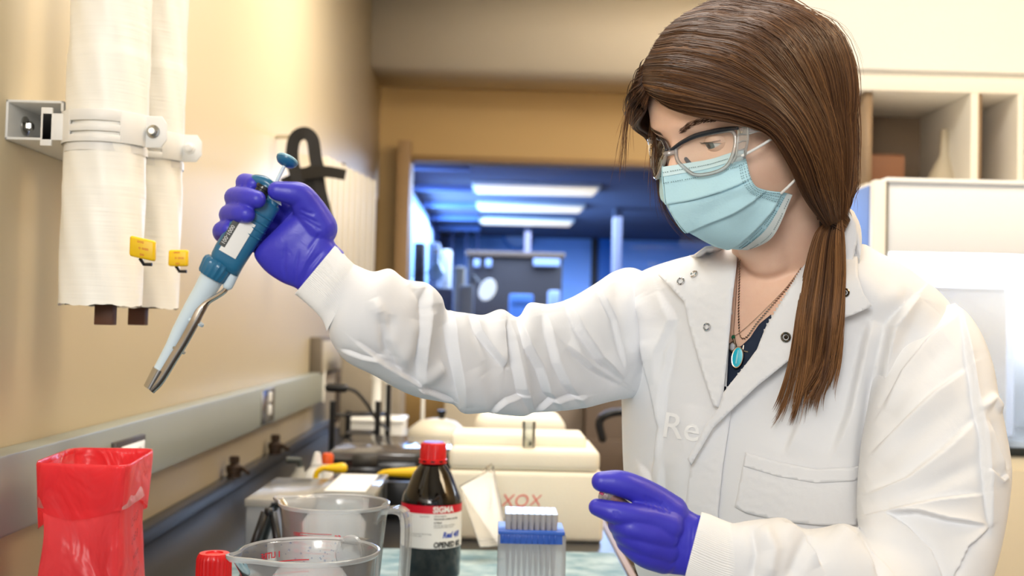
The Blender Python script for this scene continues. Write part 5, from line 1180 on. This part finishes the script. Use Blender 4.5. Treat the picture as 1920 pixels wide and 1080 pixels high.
lf=[([(1856,985),(1850,900),(1842,820),(1828,745),(1815,660),(1803,590)],16,.008,'z'),
([(1650,765),(1690,692),(1740,632),(1792,590)],30,.007,'z'),([(1645,800),(1700,720),(1780,640)],22,.006,'v'),
([(1632,850),(1690,792),(1750,735),(1812,690)],26,.007,'z'),([(1625,890),(1700,830),(1815,745)],24,.005,'v'),
([(1625,925),(1700,895),(1765,845),(1830,785)],26,.0075,'z'),([(1615,948),(1690,930),(1760,905),(1842,862)],16,.005,'v'),
([(1620,965),(1690,950),(1760,935),(1846,925)],16,.006,'z'),
([(1846,985),(1780,975),(1720,960),(1664,962)],14,.008,'z'),([(1664,962),(1700,985),(1745,1030),(1775,1100)],16,.008,'z'),([(1855,990),(1815,1025),(1785,1090)],14,.007,'z'),
([(1472,978),(1512,1005),(1540,1060)],14,.007,'z'),([(1520,1000),(1500,1040),(1480,1090)],14,.006,'v'),([(1570,980),(1610,1010),(1655,1090)],16,.008,'z'),([(1610,1000),(1640,1040),(1655,1090)],10,.006,'v'),
([(1430,985),(1450,1030),(1440,1090)],14,.005,'r'),([(1408,985),(1418,1040),(1408,1090)],10,.005,'v'),([(1850,790),(1870,840),(1885,880)],14,.005,'z'),([(1836,770),(1862,748),(1880,772)],8,.006,'r'),([(1850,880),(1875,900),(1886,890)],8,.005,'z')]
sculpt(arm2,folds(lf)); sculpt(arm2,lambda co,no: co+no*(nz(co,40,8)*.0008)[:,None])
cuff([(1314,966,1284,1082,.985),(1330,970,1300,1092,.985),(1350,977,1325,1103,.985),(1372,983,1350,1114,.985),(1392,982,1376,1124,.985)],arm2,m=90,ry=.80)
# ---------- gloves ----------
glovem=bpy.data.materials.new('nitrile'); glovem.use_nodes=True; nt=glovem.node_tree; b_=nt.nodes['Principled BSDF']; b_.inputs['Base Color'].default_value=srgb(60,57,190); b_.inputs['Roughness'].default_value=.40; b_.inputs['Specular IOR Level'].default_value=.45
tc=nt.nodes.new('ShaderNodeTexCoord'); n1=nt.nodes.new('ShaderNodeTexNoise'); n1.inputs['Scale'].default_value=70; n1.inputs['Distortion'].default_value=1.0; bp=nt.nodes.new('ShaderNodeBump'); bp.inputs['Strength'].default_value=.16; bp.inputs['Distance'].default_value=.003; nt.links.new(tc.outputs['Object'],n1.inputs[0]); nt.links.new(n1.outputs[0],bp.inputs['Height']); nt.links.new(bp.outputs[0],b_.inputs['Normal'])
def chain(mb,pts,n=20):
    p=np.array([list(P(a,b,c))+[r] for a,b,c,r in pts]); s=spline(p,len(pts)*5); mb.tube([q[:3] for q in s],[q[3] for q in s],n,True)
# hand holding the pipette
mb=MB()
mb.rings(oloft([(646,474,572,560,1.0),(626,452,556,541,1.0),(618,425,530,530,1.0),(604,398,502,512,1.0),(588,385,482,490,1.0),(572,384,476,474,1.002),(556,392,482,462,1.006),(545,400,500,452,1.01)],40,lambda f:.62-.26*min(1,f*2.5)+.08*math.sin(f*3),n=64))
chain(mb,[(598,428,1.0,.0165),(580,394,.995,.0145),(563,368,.988,.0118),(545,362,.984,.0102),(520,358,.982,.0085)])      # thumb
chain(mb,[(560,400,1.02,.013),(525,372,1.04,.0105),(480,348,1.035,.0090),(459,342,1.012,.0082),(476,345,.996,.0074)])       # index
chain(mb,[(555,420,1.02,.013),(505,395,1.042,.0108),(455,378,1.030,.0095),(440,370,1.006,.0092),(462,370,.984,.0088),(482,374,.976,.0078)])  # middle
chain(mb,[(545,445,1.02,.013),(490,425,1.040,.0105),(440,408,1.026,.0095),(430,402,1.003,.0090),(448,400,.984,.0086),(462,402,.978,.0078)])      # ring
chain(mb,[(535,465,1.02,.012),(480,455,1.036,.0095),(425,442,1.020,.0086),(416,432,1.002,.0080),(430,430,.990,.0076)])      # little
glR=fuse(mb,'glove',glovem,person,.0011,7)
gf=[([(535,455),(532,500),(536,525)],3,.0010,'v'),([(560,470),(553,510),(552,535)],3,.0010,'v'),([(605,470),(580,500),(566,535)],3.5,.0012,'v'),([(612,480),(592,505),(575,530)],3,.0010,'v'),([(590,465),(572,492),(560,520)],3,.0010,'r'),
([(560,400),(580,410),(600,420)],3,.0010,'v'),([(565,408),(585,420),(604,432)],3,.0010,'v'),([(562,392),(575,398),(590,402)],3,.0009,'v'),([(600,438),(588,455),(578,470)],3,.0008,'v')]
sculpt(glR,folds(gf))
# hand holding the small tube
mb=MB()
mb.rings(oloft([(1330,966,1302,1088,.985),(1310,966,1283,1079,.985),(1285,952,1252,1075,.983),(1258,942,1220,1064,.980),(1238,944,1196,1048,.978),(1226,956,1188,1030,.978),(1218,968,1192,1015,.98)],40,lambda f:.60-.26*min(1,f*2.5)+.06*math.sin(f*3),n=64))
chain(mb,[(1256,962,.985,.0165),(1225,936,.980,.0135),(1190,916,.972,.0118),(1160,906,.968,.0112),(1128,903,.966,.0088)])  # thumb
chain(mb,[(1250,985,.975,.0150),(1220,974,.968,.0125),(1185,966,.960,.0102),(1150,960,.958,.0094),(1120,951,.962,.0076)])     # index
chain(mb,[(1245,1005,.975,.014),(1212,998,.964,.0118),(1178,988,.960,.0102),(1160,984,.972,.0092),(1172,985,.990,.0082)])
chain(mb,[(1245,1030,.978,.014),(1208,1020,.966,.0118),(1178,1004,.964,.0100),(1168,1000,.978,.0090),(1182,1000,.996,.008)])
chain(mb,[(1245,1048,.982,.013),(1210,1040,.970,.0112),(1182,1022,.968,.0096),(1174,1014,.980,.0086),(1188,1012,.998,.008)])
glL=fuse(mb,'glove',glovem,person,.0011,7)
gf=[([(1207,928),(1213,940),(1216,952)],2.4,.0009,'v'),([(1214,930),(1222,944),(1226,956)],2.4,.0009,'v'),([(1222,933),(1232,948),(1238,960)],2.4,.0009,'v'),([(1230,937),(1240,950),(1246,962)],2.4,.0009,'v'),([(1240,940),(1250,952),(1256,962)],2.4,.0009,'v'),
([(1151,957),(1153,964),(1155,970)],2.2,.0008,'v'),([(1157,958),(1160,966),(1162,972)],2.2,.0008,'v'),([(1295,985),(1292,1030),(1284,1065)],2,.0006,'r'),([(1302,985),(1299,1030),(1290,1068)],2,.0006,'r')]
sculpt(glL,folds(gf))
# ---------- ponytail ----------
def pd_(px,py): # lies on the front of the coat, a little in front of it
    b=surf(px,py,0,bvh_coat); d=projN(np.array([b]))[0,2]; f=smoothstep((py-430)/110); return (1-f)*1.115+f*(d-.020)
tail=[[(1556,408),(1530,440),(1510,510),(1496,590),(1484,670),(1470,735),(1456,775)],
[(1560,408),(1543,445),(1530,520),(1516,600),(1505,690),(1486,770),(1466,812)],
[(1568,408),(1558,445),(1550,520),(1540,600),(1525,690),(1508,730),(1496,775)],
[(1572,408),(1568,445),(1568,520),(1562,600),(1552,690),(1530,740),(1522,770)],
[(1578,408),(1582,445),(1583,520),(1578,600),(1566,670),(1546,725),(1534,750)]]
TG=np.array([[P(x,y,pd_(x,y)) for x,y in row] for row in tail])
rr=np.random.default_rng(9); ps=[];tn=[];rd=[]
cl=rr.uniform(0,1,60); cln=rr.uniform(-.007,.007,60); clt=rr.normal(.68,.2,60); cll=rr.uniform(.52,1.0,60); cld=rr.normal(0,.008,(60,3))
AT=np.array([spline(TG[i],40) for i in range(5)])
for i in range(3000):
    c=rr.integers(60); t=np.clip(cl[c]+rr.normal(0,.03),0,1); K=24; us=np.linspace(0,cll[c]*rr.uniform(.82,1.0) if rr.random()<.8 else rr.uniform(.4,.95),K); f=np.clip(us,0,1)
    tt_=np.clip(t+(cl[c]-t)*f**.8*.95,0,1)*4; i0=np.minimum(tt_.astype(int),3); fa=(tt_-i0)[:,None]; jj=us*39; j0=np.minimum(jj.astype(int),38); fb=(jj-j0)[:,None]
    q=(AT[i0,j0]*(1-fa)+AT[i0+1,j0]*fa)*(1-fb)+(AT[i0,j0+1]*(1-fa)+AT[i0+1,j0+1]*fa)*fb
    vd=q-CAM; vd/=np.linalg.norm(vd,axis=1)[:,None]
    q=q-vd*((rr.uniform(-1,1)*.011+cln[c])*np.sin(np.clip(f*1.3+.15,0,1)*math.pi)**.6*(1-.5*f))[:,None]
    q=q+np.outer(f**2.5,cld[c])+np.outer(f**2,rr.normal(0,.0014,3))+np.outer(np.sin(f*rr.uniform(2,6)),rr.normal(0,.0008,3))
    ps.append(q); tn.append(np.clip(clt[c]*.6+.4*rr.normal(.55,.2)+.12*f.mean(),0,1)); rd.append(rr.uniform(.0002,.00042))
strands('ponytail',ps,rd,hair,tn)
# core so that the tail is not see-through
R=[]
for j in range(0,22):
    u=j; a=AT[0,u]; b=AT[4,u]; c=AT[:,u].mean(0); w=(b-a)*.40*(1-.85*(j/21)**1.5); v=c-CAM; v/=np.linalg.norm(v)
    R.append([c+w*math.cos(k*math.pi/8)+v*(.009*(1-.8*j/29)*math.sin(k*math.pi/8)+.001) for k in range(16)])
MB().rings(R).build('ponytail_core',capm,hair)
# wrap of hair and elastic at the tie
tc_=P(1562,412,1.118); ax=P(1548,440,1.112)-P(1572,392,1.125); ax/=np.linalg.norm(ax)
ps=[];tn=[]
u=np.cross(ax,[0,1,0]);u/=np.linalg.norm(u);w=np.cross(ax,u)
for k in range(170):
    h=rr.uniform(-.009,.009); r0=.0128+rr.uniform(-.001,.0018); a0=rr.uniform(0,6.28); sk_=rr.uniform(.002,.006)
    ps.append([tc_+ax*(h+sk_*math.sin(a0+a))+u*r0*1.05*math.cos(a0+a)+w*r0*.8*math.sin(a0+a) for a in np.linspace(0,5.5,26)]); tn.append(rr.uniform(.1,.8))
strands('hair_wrap',ps,.0004,hair,tn)
MB().lathe([(.008,-.014),(.0115,-.006),(.0115,.006),(.008,.014)],tc_,24,ax,u=u).build('hair_tie',mat('tie_dark',(40,28,22),.7),hair)
# ---------- mask ----------
MR=[[(1243,313),(1290,306),(1330,299),(1365,289),(1394,279)],[(1246,345),(1290,338),(1330,330),(1366,320),(1401,308)],[(1251,382),(1295,374),(1335,363),(1370,351),(1408,334)],
[(1268,410),(1310,398),(1350,385),(1387,367),(1419,350)],[(1289,432),(1325,418),(1365,400),(1400,380),(1437,357)],[(1325,452),(1355,438),(1390,416),(1422,392),(1452,358)],[(1366,463),(1388,452),(1414,430),(1440,398),(1466,360)],[(1402,466),(1424,460),(1447,442),(1466,410),(1485,365)]]
ML=[0,.018,.035,.050,.0635]; MLb=[0,.022,.042,.058,.0690]
NV,NU=150,90
rows=[]
for i,row in enumerate(MR):
    f=i/7; rows.append(spline(np.array([PL(x,y,(1-f)*a+f*b) for (x,y),a,b in zip(row,ML,MLb)]),NU))
rows=np.array(rows); S_=np.array([spline(rows[:,j],NV) for j in range(NU)]).transpose(1,0,2)
T1=np.gradient(S_,axis=1);T2=np.gradient(S_,axis=0);Nn_=np.cross(T1,T2);Nn_/=np.linalg.norm(Nn_,axis=2)[...,None]; 
if (Nn_*(S_-HO)).sum()<0: Nn_=-Nn_
vv=np.linspace(0,7,NV)[:,None]; uu=np.linspace(0,1,NU)[None]
pl=np.zeros((NV,NU))
for a in (2.,4.,6.):
    x=(vv-a); pl+=np.where(x<0,np.exp(x*2.0),-.35*np.exp(-x*3.0))*.0035
pl*=np.clip(1-((uu-.85)/.15).clip(0,1),0,1)*.9+.1
pl*=.6+.4*uu
pl+=.0008*np.sin(uu*9+vv*2.2)
# stitched strip edges
S2=S_+Nn_*pl[...,None]
S2=S2.reshape(-1,3)
mir=np.array([mirror(p) for p in S2])
f=[(i*NU+j,i*NU+j+1,(i+1)*NU+j+1,(i+1)*NU+j) for i in range(NV-1) for j in range(NU-1)]
n0=len(S2); allv=list(S2)+list(mir); ff=f+[tuple(n0+k for k in q[::-1]) for q in f]
maskm=mat('mask_blue',(190,230,242),.8,bump=.35,bscale=500,var=.03,vscale=40)
mo=from_pd(allv,ff,'face_mask',maskm,person)
bm=bmesh.new(); bm.from_mesh(mo.data); bmesh.ops.remove_doubles(bm,verts=bm.verts,dist=.0006); bmesh.ops.recalc_face_normals(bm,faces=bm.faces); bm.to_mesh(mo.data); bm.free()
md=mo.modifiers.new('th','SOLIDIFY'); md.thickness=.0012; md.offset=-1
def ms(v,u,off=.0012):
    i=min(int(round(v/7*(NV-1))),NV-1); j=min(int(round(u*(NU-1))),NU-1); return S2.reshape(NV,NU,3)[i,j]+Nn_[i,j]*off
# white inner edge showing along the top and on the lower strip
wm=mat('mask_white',(226,236,236),.8)
m=MB(); m.rings([[ms(.0+0*k,u,.0015) for u in np.linspace(0,.97,40)] for k in (0,)]+[[ms(.55,u,.0022) for u in np.linspace(0,.97,40)]],cap=False,closed=False); m.build('top_strip',mat('mask_top',(214,240,246),.8),mo)
m=MB(); m.rings([[ms(6.45+.0*k,u,.0022) for u in np.linspace(.05,1,40)],[ms(7,u,.0014) for u in np.linspace(.05,1,40)]],cap=False,closed=False); m.build('side_strip',wm,mo)
stm=mat('stitch',(70,110,122),.6)
m=MB()
def dash(v0,u0,v1,u1,w=.0003):
    a,b=ms(v0,u0,.0030),ms(v1,u1,.0030); m.tube([a,b],w,5)
for v in (.35,.95):
    for k in range(46): u=k/48; dash(v,u,v,u+.010)
for vo in (6.35,6.2,6.75):
    for k in range(38): u=.15+k*.0215; dash(vo,u,vo,u+.009)
for uo in (.90,.93,.96,.99):
    for k in range(30): v=.9+k*.17; dash(v,uo-.004,v,uo+.006)
m.build('stitching',stm,mo)
# ear loops
def loop(a,b,c): MB().tube(spline([a,b,c],14),.0013,10,True).build('ear_loop',MT['paper'],mo)
loop(PL(1392,292,.070),PL(1425,274,.077),PL(1470,246,.083)); loop(PL(1465,362,.071),PL(1478,350,.078),PL(1500,328,.084))
# ---------- safety glasses ----------
gl=thing('safety_glasses','x','x'); bpy.data.objects.remove(gl)
fc=clear('glasses_clear',(255,255,255),.36,.03,1.8); lens=clear('lens_clear',(248,250,250),.03,.01,.7)
LF=[(1267,278,.006),(1282,266,.014),(1310,255,.028),(1345,248,.045),(1372,246,.058),(1379,262,.062),(1374,290,.061),(1362,312,.055),(1338,324,.045),(1305,328,.030),(1285,316,.019),(1270,300,.010)]
LW=np.array([PL(*p) for p in LF])
def closed(p,n): 
    q=np.vstack([p,p[:3]]); s=spline(q,n+60); k=len(q)-1; return s
ring_=spline(np.vstack([LW,LW[:1]]),72)
glasses=MB().tube(ring_,.0018,10).build('safety_glasses',fc,person)
ringm=np.array([mirror(p) for p in ring_])
MB().tube(ringm,.0021,10).build('lens_rim',fc,glasses)
for r_ in (ring_,ringm):
    c=r_.mean(0); from_pd([c+HF*.002]+list(r_[:-1]),[(0,i+1,(i+1)%(len(r_)-1)+1) for i in range(len(r_)-1)],'lens',lens,glasses)
dkm=mat('smoke_grey_rim',(44,46,52),.15,alpha=1)
top=[PL(1262,284,.004)+HU*.001,PL(1282,268,.014),PL(1310,255,.028),PL(1345,247,.045),PL(1372,243,.058),PL(1384,242,.066)]
tp_=spline([t+HU*.0012-HF*-.001 for t in top],30); MB().tube(tp_,[.0016+.0008*math.sin(k/29*3.1) for k in range(30)],10,True).build('top_bar',dkm,glasses)
MB().tube([mirror(p) for p in tp_],.0020,10,True).build('top_bar',dkm,glasses)
# bridge and nose pads
br_=[PL(1268,284,.006),H2W([.1085,0,.020]),mirror(PL(1268,284,.006))]; MB().tube(spline(br_,12),.0026,10).build('bridge',fc,glasses)
for s in (1,-1):
    a=PL(1280,300,.012); b=PL(1292,322,.018)
    if s<0: a,b=mirror(a),mirror(b)
    MB().tube([a-HF*.004,b-HF*.006],[.0018,.003],8,True).build('nose_pad',mat('pad_grey',(92,96,104),.3),glasses)
# side shield, temple
side=[[PL(1386,240,.066),PL(1383,266,.067),PL(1380,292,.066),PL(1372,306,.062)],[PL(1390,239,.070),PL(1392,262,.071),PL(1395,288,.070),PL(1394,300,.068)],[PL(1402,238,.076),PL(1402,262,.076),PL(1398,285,.073),PL(1396,296,.070)]]
SS=np.array([spline(r,12) for r in side]); MB().rings([list(r) for r in SS],cap=False,closed=False).build('side_shield',fc,glasses)
for e in ([SS[0][i] for i in range(12)],[SS[-1][i] for i in range(12)]): MB().tube(e,.0012,8).build('shield_edge',clear('edge_clear',(250,252,252),.35,.05,1.8),glasses)
for k in range(4): MB().tube([SS[0][2+k*2],SS[1][2+k*2],SS[2][2+k*2]],.0008,6).build('shield_rib',clear('rib_clear',(250,252,252),.35,.05,1.8),glasses)
a=[PL(1385,241,.067),PL(1400,238,.076),PL(1425,234,.081),PL(1455,240,.084)]; b=[PL(1385,252,.067),PL(1402,252,.076),PL(1425,246,.081),PL(1455,249,.084)]
A_=spline(a,14);B_=spline(b,14); MB().rings([[A_[i],B_[i],B_[i]-HL*.002,A_[i]-HL*.002] for i in range(14)]).build('temple_arm',clear('temple_clear',(245,246,246),.16,.05,1.5),glasses)
MB().rings([[mirror(A_[i]),mirror(B_[i]),mirror(B_[i]-HL*.002),mirror(A_[i]-HL*.002)] for i in range(14)]).build('temple_arm',fc,glasses)
for e in (A_,B_): MB().tube(e,.0007,6).build('arm_edge',bpy.data.materials['rib_clear'],glasses)
# far shield
ms_=[[mirror(p) for p in r] for r in SS]; MB().rings([list(r) for r in ms_],cap=False,closed=False).build('side_shield',fc,glasses)
# ---------- necklaces ----------
silv=mat('silver_chain',(196,180,165),.2,metal=1)
def onskin(x,y,off): 
    return surf(x,y,off,bvh_body)
def chainlinks(path,r,nm,par,twist=True):
    pts=np.array([onskin(x,y,.0022) for x,y in path]); s=spline(pts,160); L=np.linalg.norm(np.diff(s,axis=0),axis=1).sum(); n=int(L/(r*2.6)); cum=np.r_[0,np.cumsum(np.linalg.norm(np.diff(s,axis=0),axis=1))]
    m=MB(); prev=None
    for k in range(n):
        d=L*k/n; p=np.array([np.interp(d,cum,s[:,a]) for a in range(3)]); q=np.array([np.interp(d+r*2,cum,s[:,a]) for a in range(3)]); t=(q-p)/ (np.linalg.norm(q-p)+1e-9); sd=np.cross(t,HF); sd/=np.linalg.norm(sd)
        m.tube([p-sd*r*.7-t*r*.5,p+t*r*.4,p+sd*r*.7+t*r*1.3],r*.55,5)
    return m.build(nm,silv,par)
nk=chainlinks([(1387,488),(1386,540),(1385,590),(1388,630),(1400,632),(1420,605),(1450,570),(1480,535),(1505,500)],.0011,'rope_necklace',person)
nk2=chainlinks([(1383,492),(1381,540),(1378,590),(1376,625),(1384,626),(1410,604),(1440,575),(1475,538),(1503,500)],.0005,'fine_necklace',person)
pc=surf(1383,670,.010,bvh_body); pn=CAM-pc; pn/=np.linalg.norm(pn); pn=pn*.9+np.array([-.3,0,.1]); pn/=np.linalg.norm(pn); uz=np.array([.12,0,1.])-pn*(np.array([.12,0,1.])@pn); uz/=np.linalg.norm(uz); ux_=np.cross(uz,pn)
def oval(a,b,z,c,n=40,ux_=ux_,uz=uz,pn=pn): return [c+ux_*a*math.cos(k*2*math.pi/n)+uz*b*math.sin(k*2*math.pi/n)+pn*z for k in range(n)]
MB().rings([oval(.0055,.0105,-.001,pc),oval(.0065,.0115,0,pc),oval(.0060,.011,.001,pc),oval(.0052,.010,.0008,pc)]).build('medal',silv,nk)
MB().rings([oval(.0051,.0099,.0009,pc),oval(.003,.008,.0013,pc)]).build('turquoise_face',mat('turquoise',(40,190,215),.15,coat=.6),nk)
MB().tube([pc+uz*.007+pn*.0015,pc+pn*.0018,pc-uz*.006+pn*.0016],[.0006,.0011,.0009],8,True).build('medal_figure',mat('pale_turq',(150,225,235),.2),nk)
pc2=surf(1374,650,.009,bvh_body)
MB().rings([oval(.0036,.0050,-.001,pc2),oval(.0042,.0056,0,pc2),oval(.0034,.0046,.001,pc2)]).build('pendant',silv,nk2)
MB().rings([oval(.0026,.0036,.0012,pc2),oval(.0012,.0018,.0024,pc2)]).build('clear_stone',mat('stone',(200,200,205),.05,spec=1,metal=.3),nk2)
pc3=surf(1375,632,.009,bvh_body); MB().rings([oval(.0021,.0024,0,pc3),oval(.0012,.0014,.0016,pc3)]).build('green_stone',mat('emerald',(10,90,60),.08,spec=1),nk2); MB().tube([pc3,(pc2+pc3)/2+ux_*.002,pc2],.0012,8).build('pendant_bail',silv,nk2)
pc4=surf(1392,664,.006,bvh_body); m=MB(); m.tube([pc4+uz*.009,pc4-uz*.009],.0011,8,True); m.tube([pc4-ux_*.005+uz*.003,pc4+ux_*.005+uz*.003],.0011,8,True); m.build('small_cross',silv,nk)
at_base(person)
# ================= pipette in the raised hand =================
t=thing('pipette','blue pipette with steel ejector held upright in the raised gloved hand','pipette')
PD=.996
A0=P(524,322,PD); A1=P(281,727,PD-.004)          # top of body -> tip end
ax=(A1-A0); LEN=np.linalg.norm(ax); ax/=LEN        # pointing down the tool
vw=(A0+A1)/2-CAM; vw/=np.linalg.norm(vw); sx=np.cross(ax,vw); sx/=np.linalg.norm(sx); fz=np.cross(sx,ax)  # sx: sideways (towards image right if positive)
if sx@Xc.dot(np.eye(3)) if False else (sx[0]<0): sx=-sx
nv=-vw+ (vw@ax)*ax; nv/=np.linalg.norm(nv)
def Q(px,py,o=0): # point at picture position, o metres towards the viewer
    return P(px,py,PD)+nv*o
teal=mat('pipette_blue',(38,104,142),.28,spec=.6); teal_l=mat('pipette_light',(80,140,170),.28); pale_=mat('nozzle_pale',(206,222,232),.3)
def along(s,o=0,w=0): return A0+ax*s+sx*w+nv*o
def S_of(px,py): 
    p=P(px,py,PD)-A0; return p@ax,p@sx
# body: superelliptic sections (s, centre offset, half width, half depth)
def sect(L,n=44,e=.62):
    R=[]
    for s,cw,hw,hd in L:
        R.append([along(s,hd*math.copysign(abs(math.sin(a))**e,math.sin(a)),cw+hw*math.copysign(abs(math.cos(a))**e,math.cos(a))) for a in [k*2*math.pi/n for k in range(n)]])
    return R
s1,w1=S_of(494,385); s2,_=S_of(425,497); 
bl_=[(a,b) for a,b in [S_of(524,402),S_of(440,505)]]
# upper body from below the thumb to the collar
sA=S_of(500,378)[0]; sB=S_of(428,500)[0]; c0=S_of(497,383)[1]
body_p=sect([(sA-.002,.0015,.0125,.010),(sA,.0015,.0150,.012),(sA+.010,.0015,.0152,.0125),(sA+.030,.0008,.0155,.013),(sA+.055,.0004,.0152,.013),(sB-.004,.0006,.0148,.0125),(sB+.003,.002,.0135,.0115)])
bo=MB().rings(body_p).build('handle_body',teal,t,bevel=0,angle=180)
# grip ribs
m=MB()
for k in range(4):
    s=sA+.012+k*.0065; m.tube([along(s,.0128,-.002),along(s,.0130,.007),along(s,.0105,.0145),along(s,.004,.0163)],.0009,8,True)
m.build('grip_rib',teal,bo)
# finger hook at the top
hk=[along(-.010,.002,-.030),along(-.006,.002,-.020),along(-.004,.002,-.008),along(0,.002,.002),along(.012,.0,.006),along(.030,0,.006)]
q_=lambda x,y,o=0:Q(x,y,o)
hk=spline([q_(470,341,-.004),q_(480,338,-.002),q_(496,341,0),q_(508,350,0),q_(512,362,0),q_(512,385,0)],30)
R=[]
for i,p in enumerate(hk):
    tt=hk[min(i+1,29)]-hk[max(i-1,0)]; tt/=np.linalg.norm(tt); s_=np.cross(tt,nv); s_/=np.linalg.norm(s_); hw=.0052 if i>4 else .003+.0005*i; R.append([p+s_*hw*math.cos(a)+nv*.009*math.copysign(abs(math.sin(a))**.6,math.sin(a)) for a in [k*2*math.pi/24 for k in range(24)]])
MB().rings(R).build('finger_hook',teal,t)
# recess block and knob
MB().rings(sect([(S_of(507,352)[0],.0,.0085,.008),(S_of(500,372)[0],.002,.0095,.009),(sA+.004,.002,.012,.010)])).build('neck_block',teal,t)
MB().lathe([(.0068,0),(.0072,.001),(.0072,.003),(.0062,.0035),(.0062,.0065),(.0070,.007),(.0070,.010),(.0035,.0115),(.0030,.018)],q_(497,349,.009),24,ax).build('volume_knob',mat('knob_black',(34,34,36),.2),t)
MB().tube([q_(491,372,.010),q_(484,388,.011)],.0022,10).build('steel_pin',MT['chrome'],t)
MB().rings([[q_(503,359,.010),q_(516,365,.010),q_(527,380,.0085),q_(528,386,.0075),q_(505,371,.010)],[q_(503,359,.006),q_(516,365,.006),q_(527,380,.005),q_(528,386,.004),q_(505,371,.006)]]).build('white_collar',pale_,t,bevel=.0005)
# plunger
MB().tube([q_(514,350),q_(533,311)],.0017,12).build('plunger_rod',pale_,t)
pa=q_(536,305); pax=(q_(533,311)-q_(541,295)); pax/=np.linalg.norm(pax); pax=-pax+nv*-.35+sx*-.0; pax/=np.linalg.norm(pax)
b=MB().lathe([(.002,-.003),(.0075,-.0015),(.0095,.001),(.0097,.003),(.0092,.0042),(.004,.0048),(.0001,.0050)],pa,36,pax).build('plunger_button',teal,t)
MB().lathe([(.0098,.0022),(.0100,.0034),(.0092,.0046),(.0085,.0049)],pa,36,pax,cap=False).build('button_rim',mat('button_rim',(130,176,196),.3),t)
# label on the body
def lab(a0,a1,w0,w1,mm,nm,o): 
    R=[[along(s,.0137+o-.00002*(w*1000)**2*.35,w) for w in np.linspace(w0,w1,8)] for s in np.linspace(a0,a1,8)]; return MB().rings([r for r in R],cap=False,closed=False).build(nm,mm,t)
l0=sA+.022; l1=sB-.010
lab(l0,l1,-.0100,.0060,MT['paper'],'white_label',.0002); lab(l0+.002,l1-.004,-.0125,-.0068,mat('label_dark',(52,54,52),.4),'black_label',.00035)
text_mesh('100-1000',.0048,'label_text',MT['paper'],t,lambda x,y:along(l1-.006-x*1.0,.0139,-.0115+y))
# collar nut with ribs
sC=S_of(398,520)[0]; n=72;R=[]
for s,r in [(sB-.001,.0118),(sB+.001,.0138),(sB+.004,.0142),(sC-.002,.0130),(sC,.0118)]:
    R.append([along(s,(r+.0004*math.sin(k*2*math.pi/n*18))*math.sin(k*2*math.pi/n),-.0035+(r+.0004*math.sin(k*2*math.pi/n*18))*math.cos(k*2*math.pi/n)) for k in range(n)])
MB().rings(R).build('collar_nut',teal,t)
# nozzle
def seg(px,py): return S_of(px,py)
pts=[(398,520,.0105),(382,548,.0095),(366,572,.0085),(352,592,.0070),(336,620,.0062),(322,650,.0056),(300,690,.0050),(284,722,.0045)]
MB().tube([q_(x,y) for x,y,_ in pts],[r for *_,r in pts],28).build('nozzle',pale_,t)
MB().rings([[q_(338+7*math.cos(k*math.pi/8)*0,617)+0*nv for k in range(16)]]*2) if False else None
# ejector: pale arm then steel blade running down the nozzle
ej=[q_(444,500,.001),q_(438,512,.002),q_(428,534,.002)]
MB().tube(ej,[.0052,.0050,.0046],18,True).build('ejector_button_arm',pale_,t)
st=[q_(428,534,.002),q_(420,546,.003),q_(405,556,.004),q_(388,566,.005),q_(376,582,.006),q_(366,602,.0065),q_(345,640,.0055),q_(325,672,.005),q_(300,712,.0045),q_(283,730,.004)]
s_=spline(st,60);R=[]
for i,p in enumerate(s_):
    tt=s_[min(i+1,59)]-s_[max(i-1,0)];tt/=np.linalg.norm(tt); sd=np.cross(tt,nv); sd/=np.linalg.norm(sd); f=i/59; hw=.0024+.0018*smoothstep((f-.25)/.2); R.append([p+sd*hw*math.cos(a)+nv*(.0016+.0010*(1-abs(math.cos(a))))*math.sin(a) for a in [k*2*math.pi/16 for k in range(16)]])
MB().rings(R).build('ejector_blade',mat('ejector_steel',(196,186,176),.22,metal=1),t)
for (x,y) in ((369,603),(337,655)):
    c=q_(x-2,y,0); MB().lathe([(.0076 if y<620 else .0064,-.0013),(.0080 if y<620 else .0068,0),(.0076 if y<620 else .0064,.0013)],c,28,ax).build('clip_ring',MT['steel'] if y>620 else pale_,t)
# steel end tube
MB().tube([q_(300,692,.0015),q_(281,727,.0015)],[.0062,.0056],28).build('steel_end',MT['chrome'],t)
at_base(t)
# ================= small tube in the lower hand =================
t=thing('sample_tube','small clear sample tube with red liquid pinched between gloved fingers','sample tube')
a=P(1125,922,.972); b=P(1172,948,.978); u=(b-a)/np.linalg.norm(b-a)
MB().tube([a+u*.008,a+(b-a)*.6,b+u*.006],[.0062,.0060,.0040],20,True).build('tube_wall',clear('tube_clear',(240,240,238),.28,.05,1.5),t)
MB().tube([a+(b-a)*.62-nv*.0,b],[.0046,.0038],16,True).build('red_liquid',mat('red_liquid',(190,50,30),.15),t)
MB().lathe([(.0058,0),(.0066,.001),(.0066,.004),(.0055,.005)],a+u*.002,20,u).build('tube_cap',clear('cap_clear',(240,236,236),.5,.08),t)
MB().tube([a+u*.0045+[-.0045,-.003,.002],a+u*.0045+[.003,-.004,-.002]],.0012,8).build('pink_mark',mat('pink',(222,90,130),.5),t)
at_base(t)
